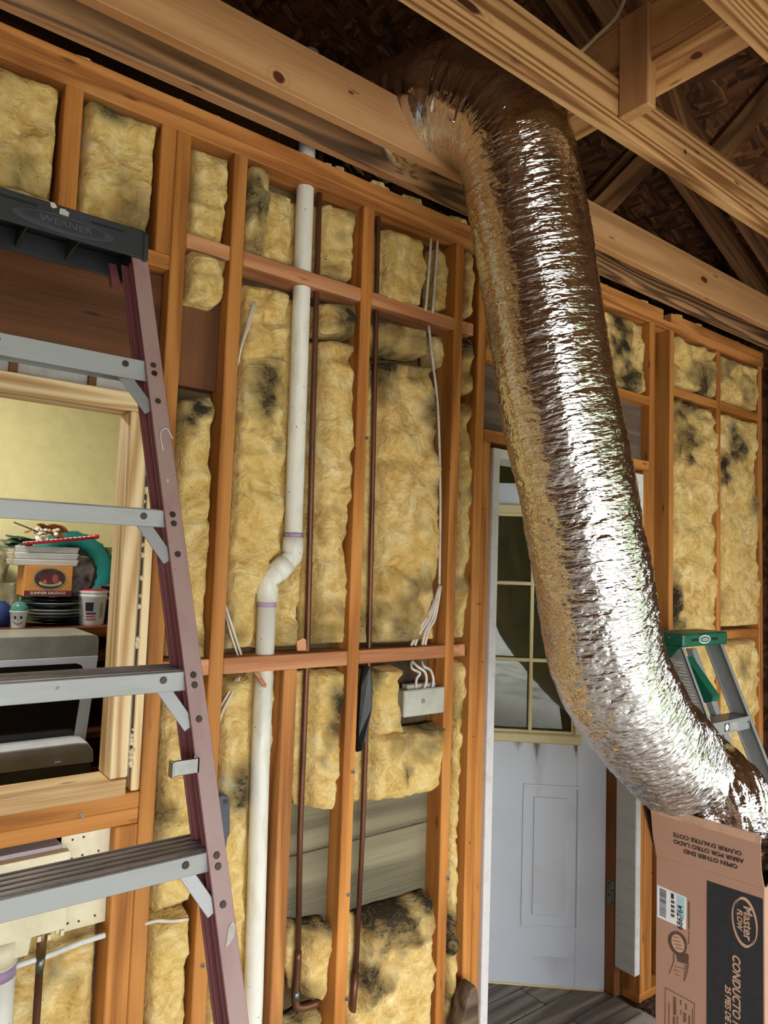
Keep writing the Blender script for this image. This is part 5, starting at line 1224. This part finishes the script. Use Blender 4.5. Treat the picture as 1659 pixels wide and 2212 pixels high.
# labels on the left rail
def glabel(name, z0, z1, mat):
    return gbeam(name, GX0-.0012, GX0-.0002, .012, .064, z0, z1, mat)
glabel('label', 1.27, 1.45, M_LABEL); glabel('label', 1.235, 1.268, M_NAVYLBL); glabel('label', 1.17, 1.234, M_TEALLBL)
for k in range(14): gbeam('label_line', GX0-.0018, GX0-.0010, .016, .058-.01*(k % 3), 1.285+k*.0115, 1.2885+k*.0115, M_WHITELINE)
for (x0_) in (GX0, GX1-.02): gbeam('foot', x0_-.004, x0_+.024, -.004, .08, -.0, .03, M_BLACK)

# ================================================================== KITCHEN THINGS BEHIND THE WINDOW
SHY = 1.55
shz = U(100, 1357, SHY-.18)[2]
hut = empty('hutch', (.4, 1.75, 0), label='dark brown wooden hutch with a shelf behind the window', cat='cabinet')
board('shelf', (-1.2, 1.25), (1.37, 1.98), (shz-.045, shz), M_CAB, hut)
board('back_panel', (-1.2, 1.25), (1.93, 1.98), (.02, shz-.046), M_CAB, hut)
board('side_panel', (1.20, 1.25), (1.40, 1.929), (.02, shz-.046), M_CAB, hut); board('side_panel', (-1.2, -1.15), (1.40, 1.929), (.02, shz-.046), M_CAB, hut)
board('rail', (-1.149, 1.199), (1.42, 1.46), (shz-.15, shz-.10), M_CAB, hut)
board('lower_shelf', (-1.149, 1.199), (1.42, 1.929), (1.0, 1.03), M_CAB, hut)
board('counter', (-1.2, 1.25), (.82, 1.419), (.84, .88), M_CAB, hut); 
for x in (-1.15, 1.15): board('leg', (x, x+.05), (.84, .89), (0.004, .8395), M_CAB, hut)
def kp(x, y, Yv=SHY): return U(x, y, Yv)
# appliance: white countertop oven
AY = 1.05
ap = empty('countertop_oven', (.5, 1.15, .88), label='white countertop oven with grey top and dark glass front behind the window', cat='oven')
M_WHPL = plain('white_enamel', (214, 218, 228), .3, 0, .03)
M_GRPL = plain('warm_grey_enamel', (150, 148, 138), .3, 0, .05)
M_DKGL = plain('dark_oven_glass', (22, 16, 12), .12, 0, .2)
zA = kp(100, 1374, AY)[2]; zB = kp(100, 1421, AY)[2]; zC = kp(100, 1615, AY)[2]; xr0 = kp(213, 1400, AY)[0]; xr1 = kp(182, 1605, AY)[0]
prism('top_panel', [(-.35, AY, zB), (xr0, AY, zB), (xr0, AY, zA-.02), (xr0-.006, AY, zA-.006), (xr0-.02, AY, zA), (-.35, AY, zA)], (0, .28, 0), M_GRPL, ap, .003)
bz = prism('door_bezel', [(-.35, AY-.004, zC-.02), (xr1, AY-.004, zC-.02), (xr0, AY-.004, zB-.001), (-.35, AY-.004, zB-.001)], (0, .27, 0), M_WHPL, ap, .003)
gx0 = kp(155, 1600, AY)[0]; gx1 = kp(182, 1440, AY)[0]; zg = kp(100, 1436, AY)[2]
prism('door_glass', [(-.33, AY-.006, zC-.018), (gx0, AY-.006, zC-.018), (gx1, AY-.006, zg-.03), (gx1-.012, AY-.006, zg-.008), (gx1-.03, AY-.006, zg), (-.33, AY-.006, zg)], (0, .004, 0), M_DKGL, ap)
zh0 = kp(100, 1612, .93)[2]; zh1 = kp(100, 1648, .93)[2]; xh = kp(203, 1640, .93)[0]
prism('lower_lip', [(-.35, .93, zh1-.004), (xh, .93, zh1-.02), (xh-.004, .93, zh1+.022), (xh-.025, .93, zh0-.004), (xh-.06, .93, zh0), (-.35, .93, zh0)], (0, .12, 0), M_WHPL, ap, .006)
prism('base', [(-.35, .935, .881), (xh-.008, .935, .881), (xh-.008, .935, zh1-.021), (-.35, .935, zh1-.006)], (0, .38, 0), plain('grey_base', (98, 104, 106), .4), ap)
board('catch', (kp(118, 1650, .925)[0], kp(131, 1650, .925)[0]), (.922, .934), (zh1-.012, zh1), M_WHPL, ap, c=.001)

def plate_at(name, loc, rad, mat, label, h=.014, grp=None):
    o = lathe(name, [(.0001, 0), (rad*.6, 0), (rad*.66, h*.3), (rad, h*.9), (rad, h), (rad*.64, h*.55), (.0001, h*.4)], loc, mat, None, 36)
    return tag(o, label, 'plate', grp)
M_PLB = plain('black_glaze', (20, 18, 18), .25, 0, .1); M_PLW = plain('white_glaze', (206, 206, 206), .25, 0, .03); M_PLG = plain('grey_glaze', (120, 116, 112), .3)
pc = kp(112, 1350, SHY); zz = shz
ords = ['lowest', 'second', 'third', 'fourth', 'fifth', 'sixth', 'seventh', 'eighth', 'topmost']
cols_ = ['black', 'black', 'grey', 'white', 'white', 'black', 'white', 'black', 'black']
for k, cn in enumerate(cols_):
    plate_at('plate', (pc[0], SHY, zz), .128-.002*(k % 3), {'black': M_PLB, 'white': M_PLW, 'grey': M_PLG}[cn], '%s %s plate from the bottom of the stack on the hutch shelf' % (cn, ords[k]) if k not in (0, 8) else '%s %s plate of the stack on the hutch shelf' % (ords[k], cn), .0135, 'dinner plates stacked on the shelf'); zz += .0137
z_st = zz
# gift box
A_ = kp(47, 1228, SHY); xa, xb = kp(42, 1260, SHY)[0], kp(143, 1260, SHY)[0]; zt3 = kp(90, 1224, SHY)[2]
gb = empty('gift_box', ((xa+xb)/2, SHY, z_st), label='orange brown food gift box lettered with white capitals on the plate stack', cat='box')
M_OR = plain('orange_card', (196, 134, 62), .6, 0, .06); M_MAR = plain('maroon_band', (98, 24, 36), .6); M_DK = plain('dark_picture', (64, 40, 38), .6, 0, .3, 30)
hb = .125
body = board('carton', (xa, xb), (SHY-.10, SHY+.06), (z_st, z_st+hb), M_OR, gb, c=.002)
fy = SHY-.1004
board('title_band', (xa+.001, xb-.001), (fy-.0006, fy+.0002), (z_st+.003, z_st+.024), M_MAR, body, c=.0001)
xm = (xa+xb)/2
def disc(name, cxx, czz, rx, rz_, yv, mat, par): 
    return prism(name, [(cxx+rx*math.cos(a), yv, czz+rz_*math.sin(a)) for a in np.linspace(0, 2*math.pi, 32)[:-1]], (0, .0004, 0), mat, par)
disc('picture_oval', xm+.004, z_st+.074, .066, .048, fy-.0006, plain('tan_picture_rim', (152, 128, 100), .6), body)
disc('picture_oval', xm+.004, z_st+.073, .060, .042, fy-.0010, M_DK, body)
disc('picture_food', xm+.006, z_st+.056, .045, .014, fy-.0014, plain('pale_green_dish', (170, 166, 120), .6), body)
disc('picture_food', xm+.004, z_st+.072, .040, .022, fy-.0018, plain('dark_red_sausage', (88, 30, 30), .6), body)
disc('picture_food', xm+.024, z_st+.074, .012, .018, fy-.0022, plain('pink_sausage_slice', (150, 70, 68), .6), body)
disc('picture_food', xm-.016, z_st+.060, .008, .009, fy-.0022, plain('pink_sausage_slice_small', (176, 92, 92), .6), body)
link('lettering', text_mesh('SUMMER SAUSAGE', .0165, 0, .0003), M_WHITELINE, body, Matrix.Translation((xm, fy-.0012, z_st+.0135)) @ Matrix.Rotation(math.pi/2, 4, 'X'))
# white trays on the gift box
zz = z_st+hb+.0005
for k in range(3):
    pb_ = link('serving_tray', prism_mesh([(-.125, -.09, .004), (.125, -.09, .004), (.118, -.085, -.022), (-.118, -.085, -.022)], (0, .20, 0), .004), M_PLW, None, Matrix.Translation((xm-.008, SHY, zz+.0225)))
    tag(pb_, ['lowest', 'middle', 'top'][k]+' white oblong tray of the three on the gift box', 'tray', 'white trays on the gift box'); zz += .0275
# flat red edged case on the trays
zz += .001
cs = empty('flat_case', (xm, SHY, zz), label='flat red edged clear packet lying tilted on the white trays', cat='packet')
rot = Matrix.Translation((xm+.04, SHY-.04, zz+.030)) @ Matrix.Rotation(-.14, 4, 'Y')
M_RED = plain('red_plastic', (178, 28, 40), .4)
link('case_body', chamfer(.29, .11, .008, .003), M_WHITELINE, cs, rot); link('case_edge', chamfer(.30, .012, .013, .004), M_RED, cs, rot @ Matrix.Translation((0, -.06, -.004))); link('case_end', chamfer(.02, .115, .016, .005), M_RED, cs, rot @ Matrix.Translation((.145, 0, 0)))
for k in range(14): link('zip_tooth', chamfer(.003, .002, .010, .0003), M_SLOT, cs, rot @ Matrix.Translation((-.13+k*.019, -.0672, .002)))
# dried bouquet
bq = empty('bouquet', (xm+.01, SHY, zz+.04), label='dried bouquet of white blossoms and brown leaves on the tray pile', cat='flowers')
M_BR = plain('dry_brown_leaf', (150, 84, 40), .8, 0, .2); M_BLOOM = plain('white_blossom', (226, 222, 206), .7); M_STEM = plain('dark_stem', (58, 50, 44), .7); M_LEAF = plain('dark_green_leaf', (22, 60, 34), .5, 0, .2)
rf = random.Random(11)
bc = kp(100, 1160, SHY-.05)+np.array([0, 0, .012])
for k in range(22):
    q = Vector((bc[0]+rf.uniform(-.05, .05), SHY-.05+rf.uniform(-.05, .03), bc[2]+rf.uniform(-.03, .02)))
    link('blossom', lathe_mesh([(.0001, -.008), (.006, -.004), (.010, .004), (.006, .010), (.0001, .009)], 8), M_BLOOM, bq, Matrix.Translation(q) @ Matrix.Rotation(rf.uniform(0, 2), 4, 'X'))
def leaf(name, L_, W_, mat, mw):
    vs = []; fs = []; n = 6
    for i in range(n+1):
        t = i/n; wv = W_*math.sin(math.pi*min(1, t*.97+.02)); vs += [(t*L_, -wv, .004*math.sin(t*9)), (t*L_, 0, -.005), (t*L_, wv, .004*math.sin(t*8+1))]
    for i in range(n): a = i*3; fs += [(a, a+3, a+4, a+1), (a+1, a+4, a+5, a+2)]
    return link(name, mesh('leaf', vs, fs, True), mat, bq, mw)
for k in range(7):
    q = Vector((bc[0]+rf.uniform(-.05, .03), SHY-.06, bc[2]+rf.uniform(.005, .04)))
    leaf('brown_leaf', .07, .018, M_BR, Matrix.Translation(q) @ Matrix.Rotation(rf.uniform(-.5, 3), 4, 'Y') @ Matrix.Rotation(rf.uniform(-1, 1), 4, 'X'))
for k in range(8):
    q = Vector((bc[0]-.03-rf.uniform(0, .05), SHY-.06, bc[2]-.035+rf.uniform(-.015, .01)))
    leaf('green_leaf', .10, .014, M_LEAF, Matrix.Translation(q) @ Matrix.Rotation(math.pi+rf.uniform(-.25, .4), 4, 'Y') @ Matrix.Rotation(rf.uniform(-1, 1), 4, 'X'))
tube('stem', [kp(95, 1155, SHY-.06), kp(60, 1140, SHY-.06), kp(30, 1128, SHY-.06)], .003, M_STEM, bq, 6)
# teal round cushion with black centre (bolster ring) standing behind
tc_ = kp(150, 1215, 1.82); Rt = abs(kp(240, 1215, 1.82)[0]-tc_[0])-.03
tr = empty('ring_cushion', (tc_[0], 1.82, shz), label='teal ring cushion with black middle standing behind the trays', cat='cushion')
vs = []; fs = []; nu_, nv_ = 48, 14; zc_ = shz+Rt+.045
for i in range(nu_):
    a = 2*math.pi*i/nu_
    for j in range(nv_):
        b_ = 2*math.pi*j/nv_; rr_ = Rt+.042*math.cos(b_)*(1+.10*math.sin(a*18)); vs.append((rr_*math.cos(a), .042*math.sin(b_), rr_*math.sin(a)))
for i in range(nu_):
    for j in range(nv_): fs.append((i*nv_+j, ((i+1) % nu_)*nv_+j, ((i+1) % nu_)*nv_+(j+1) % nv_, i*nv_+(j+1) % nv_))
link('teal_ring', fix(mesh('ring', vs, fs, True)), plain('teal_cloth', (20, 128, 124), .8, 0, .12), tr, Matrix.Translation((tc_[0], 1.82, zc_)))
lathe('black_centre', [(.0001, -.02), (Rt-.03, -.018), (Rt-.02, 0), (Rt-.03, .018), (.0001, .02)], (tc_[0], 1.82, zc_), plain('black_cloth', (30, 29, 32), .9), tr, 48, Matrix.Rotation(math.pi/2, 4, 'X'))
# clear bag
bgp = [(148, 1215), (165, 1200), (195, 1202), (207, 1230), (200, 1262), (180, 1290), (150, 1290), (143, 1250)]
tag(prism('plastic_bag', [kp(x, y, SHY-.02) for x, y in bgp], (0, .09, 0), plain('milky_bag_film', (150, 146, 152), .25, 0, .35, 22, .6), None, .02), 'crumpled translucent plastic bag beside the gift box', 'bag')
# white tub with red lid
tb = kp(197, 1350, SHY-.06); tub = empty('tub', (tb[0], SHY-.06, shz), label='white plastic tub with a red lid and dark print on the shelf', cat='tub')
rt = .058
lathe('tub_body', [(.0001, 0), (rt*.82, 0), (rt*.86, .005), (rt, .115), (rt*1.04, .118), (rt*1.04, .126), (rt, .128), (rt, .136), (rt*1.05, .138), (rt*1.05, .147), (.0001, .147)], (tb[0], SHY-.06, shz), M_PLW, tub, 36)
lathe('lid', [(.0001, .1472), (rt*.92, .1472), (rt*.92, .153), (.0001, .154)], (tb[0], SHY-.06, shz), M_RED, tub, 36)
def on_tub(name, a0, a1, z0, z1, mat):
    vs = []; n = 8
    for k in range(n+1):
        a = a0+(a1-a0)*k/n
        for z in (z0, z1):
            rr_ = rt*(.86+.14*z/.115)+.0008; vs.append((rr_*math.cos(a), rr_*math.sin(a), z))
    return link(name, mesh('decal', vs, [(2*k, 2*k+2, 2*k+3, 2*k+1) for k in range(n)]), mat, tub, Matrix.Translation((tb[0], SHY-.06, shz)))
on_tub('print', -2.35, -1.75, .06, .098, M_SLOT); on_tub('print', -2.3, -1.55, .046, .055, M_NAVYLBL); on_tub('print', -2.3, -1.6, .034, .041, M_RED); on_tub('print', -2.3, -1.5, .022, .028, M_INKLT); on_tub('print', -1.25, -.95, .03, .095, M_LABEL)
# small cup with a face and a pumpkin shaped lid
cu = kp(39, 1352, 1.43); cup = empty('lidded_cup', (cu[0], 1.43, shz), label='small white cup with a printed face and teal pumpkin lid', cat='cup')
lathe('cup_body', [(.0001, 0), (.026, 0), (.034, .062), (.036, .064), (.036, .068), (.0001, .068)], (cu[0], 1.43, shz), M_PLW, cup, 28)
vs = []; n1_, n2_ = 32, 8; fs = []
for j in range(n2_+1):
    b_ = math.pi/2*j/n2_
    for i in range(n1_):
        a = 2*math.pi*i/n1_; rr_ = .032*math.cos(b_*.98)*(1+.06*abs(math.sin(a*4))); vs.append((rr_*math.cos(a), rr_*math.sin(a), .036*math.sin(b_)))
for j in range(n2_):
    for i in range(n1_): fs.append((j*n1_+i, j*n1_+(i+1) % n1_, (j+1)*n1_+(i+1) % n1_, (j+1)*n1_+i))
link('lid', fix(mesh('pumpkin', vs, fs, True)), plain('teal_clear_plastic', (74, 130, 120), .2), cup, Matrix.Translation((cu[0], 1.43, shz+.068)))
tube('lid_stem', [(cu[0], 1.43, shz+.10), (cu[0]+.002, 1.43, shz+.124)], [.005, .002], plain('teal_stem', (96, 140, 130), .3), cup, 8)
def cupmark(u, z, rx, rz_):
    a = -math.pi/2+u-.25; 
    rr_ = .026+.008*z/.062+.0006
    pts_ = [(cu[0]+rr_*math.cos(a)-math.sin(a)*rx*math.cos(t), 1.43+rr_*math.sin(a)+math.cos(a)*rx*math.cos(t), shz+z+rz_*math.sin(t)) for t in np.linspace(0, 2*math.pi, 14)[:-1]]
    prism('face_print', pts_, (.0002, .0004, 0), M_SLOT, cup)
cupmark(-.35, .042, .0052, .0065); cupmark(.35, .042, .0052, .0065); cupmark(0, .033, .0014, .003)
for k in range(9):
    t = -1+2*k/8; cupmark(t*.55, .016+.008*t*t, .0024, .0018)
# blue thing at left, jar, pot, cup stack
bl = kp(3, 1350, 1.45)
pillow = lathe('blue_pouch', [(.0001, 0), (.05, .002), (.062, .03), (.055, .075), (.03, .10), (.0001, .104)], (bl[0]-.01, 1.52, shz), plain('dark_blue_cloth', (22, 42, 96), .7, 0, .2), None, 24)
tag(pillow, 'dark blue pouch at the left edge of the window shelf', 'pouch')
jr = kp(15, 1330, 1.72)
tag(lathe('glass_jar', [(.0001, 0), (.055, 0), (.058, .02), (.058, .13), (.05, .15), (.05, .165), (.0001, .165)], (jr[0]+.02, 1.76, shz), plain('cloudy_jar_glass', (128, 122, 96), .2, 0, .15), None, 28), 'cloudy glass jar behind the blue pouch', 'jar')
tag(lathe('dried_flower_vase', [(.0001, 0), (.05, 0), (.055, .19), (.075, .28), (.06, .34), (.0001, .36)], (jr[0]-.045, 1.88, shz), plain('pale_dried_grass', (188, 178, 130), .8, 0, .25, 30, .6), None, 24), 'pale bunch of dried grass at the left of the window', 'plant')
gp = kp(229, 1165, 1.86)
tag(lathe('green_pot', [(.0001, 0), (.05, 0), (.06, .30), (.064, .30), (.064, .34), (.056, .34), (.052, .30), (.0001, .29)], (gp[0]+.045, 1.88, shz), plain('olive_glaze', (92, 92, 58), .4), None, 28), 'olive green pot at the right behind the ring cushion', 'pot')
ck = kp(228, 1330, 1.62)
mug = empty('striped_mug', (ck[0]+.03, 1.64, shz), label='navy and white banded mug beside the white tub', cat='mug')
for k, (z0_, z1_) in enumerate(((0, .10), (.1002, .112), (.1122, .13), (.1302, .14), (.1402, .16), (.1602, .168))):
    lathe('band', [(.0001, z0_), (.048, z0_), (.048, z1_), (.0001, z1_)], (ck[0]+.03, 1.64, shz), M_NAVYLBL if k % 2 == 0 else M_PLW, mug, 24)

# ================================================================== SMALL THINGS ON THE WALL
def nail(x, y, dx, dy, L_=.018, r_=.0013, par=wall):
    A_ = U(x, y, 0.002); d = np.array([dx, -1.0, dy]); d = d/np.linalg.norm(d)
    o = tube('nail', [A_, A_+d*L_], r_, M_RUST, par, 6)
    return o
for (x, y, dx, dy) in ((1050, 1453, 1.5, -.6), (1040, 1100, .3, .1), (1028, 1305, 2.0, .0), (1040, 1430, .2, .2), (902, 1400, -1, .4), (780, 1353, 1, .2), (776, 1400, -.5, -.6), (1020, 1590, .6, -.2), (1012, 1820, .5, 0), (1405, 1885, 1.5, -.3), (766, 968, 0, -.4), (968, 1010, .8, 0), (700, 560, .5, .1), (340, 1130, 2, .0)):
    nail(x, y, dx, dy, .02 if dx > 1 else .008)
def bolt(x, y):
    A_ = U(x, y, 0.0)
    o = lathe('bolt', [(.0001, 0), (.0058, 0), (.0058, .004), (.003, .0045), (.003, .011), (.0001, .0115)], (A_[0], .0005, A_[2]), M_STEEL, wall, 6, Matrix.Rotation(math.pi/2, 4, 'X'))
for p in ((791, 947), (762, 1667), (752, 1932), (748, 2157), (966, 1897), (438, 2085), (175, 1762)): bolt(*p)
# splintered chips
chip = prism('splinter', [U(x, y, -.004) for x, y in ((549, 1452), (560, 1455), (576, 1478), (575, 1486), (568, 1484))], (0, .006, 0), M_BLOCK, wall)
prism('splinter', [U(x, y, -.004) for x, y in ((641, 1386), (655, 1378), (661, 1382), (662, 1406), (643, 1406))], (0, .006, 0), M_BLOCK, wall)
# driftwood lump by the door
dw = [(1030, 2128), (1035, 2150), (1036, 2212), (1030, 2270), (990, 2290), (992, 2230), (1000, 2200), (1010, 2160), (1018, 2138)]
o = prism('driftwood', [U(x, y, -.075) for x, y in dw], (0, .06, 0), M_BARK, None, .012)
tag(o, 'weathered lump of driftwood leaning at the foot of the door frame', 'driftwood')
zmin = min((o.matrix_world @ v.co).z for v in o.data.vertices)
# debris at the wall foot right of the door
bm = bmesh.new(); rg = random.Random(9)
for k in range(150):
    r_ = rg.uniform(.004, .018); y_ = -abs(rg.gauss(0, .07)); x_ = rg.uniform(2.73, 3.0)
    bmesh.ops.create_icosphere(bm, subdivisions=1, radius=r_, matrix=Matrix.Translation((x_, y_, r_*.3)) @ Matrix.Rotation(rg.uniform(0, 3), 4, 'Z') @ Matrix.Diagonal((rg.uniform(.8, 2.5), 1, .5, 1)))
me = bpy.data.meshes.new('debris'); bm.to_mesh(me); bm.free()
tag(link('debris', me, M_DEBRIS), 'brown crumbs and chips on the concrete at the wall foot', 'debris', kind='stuff')
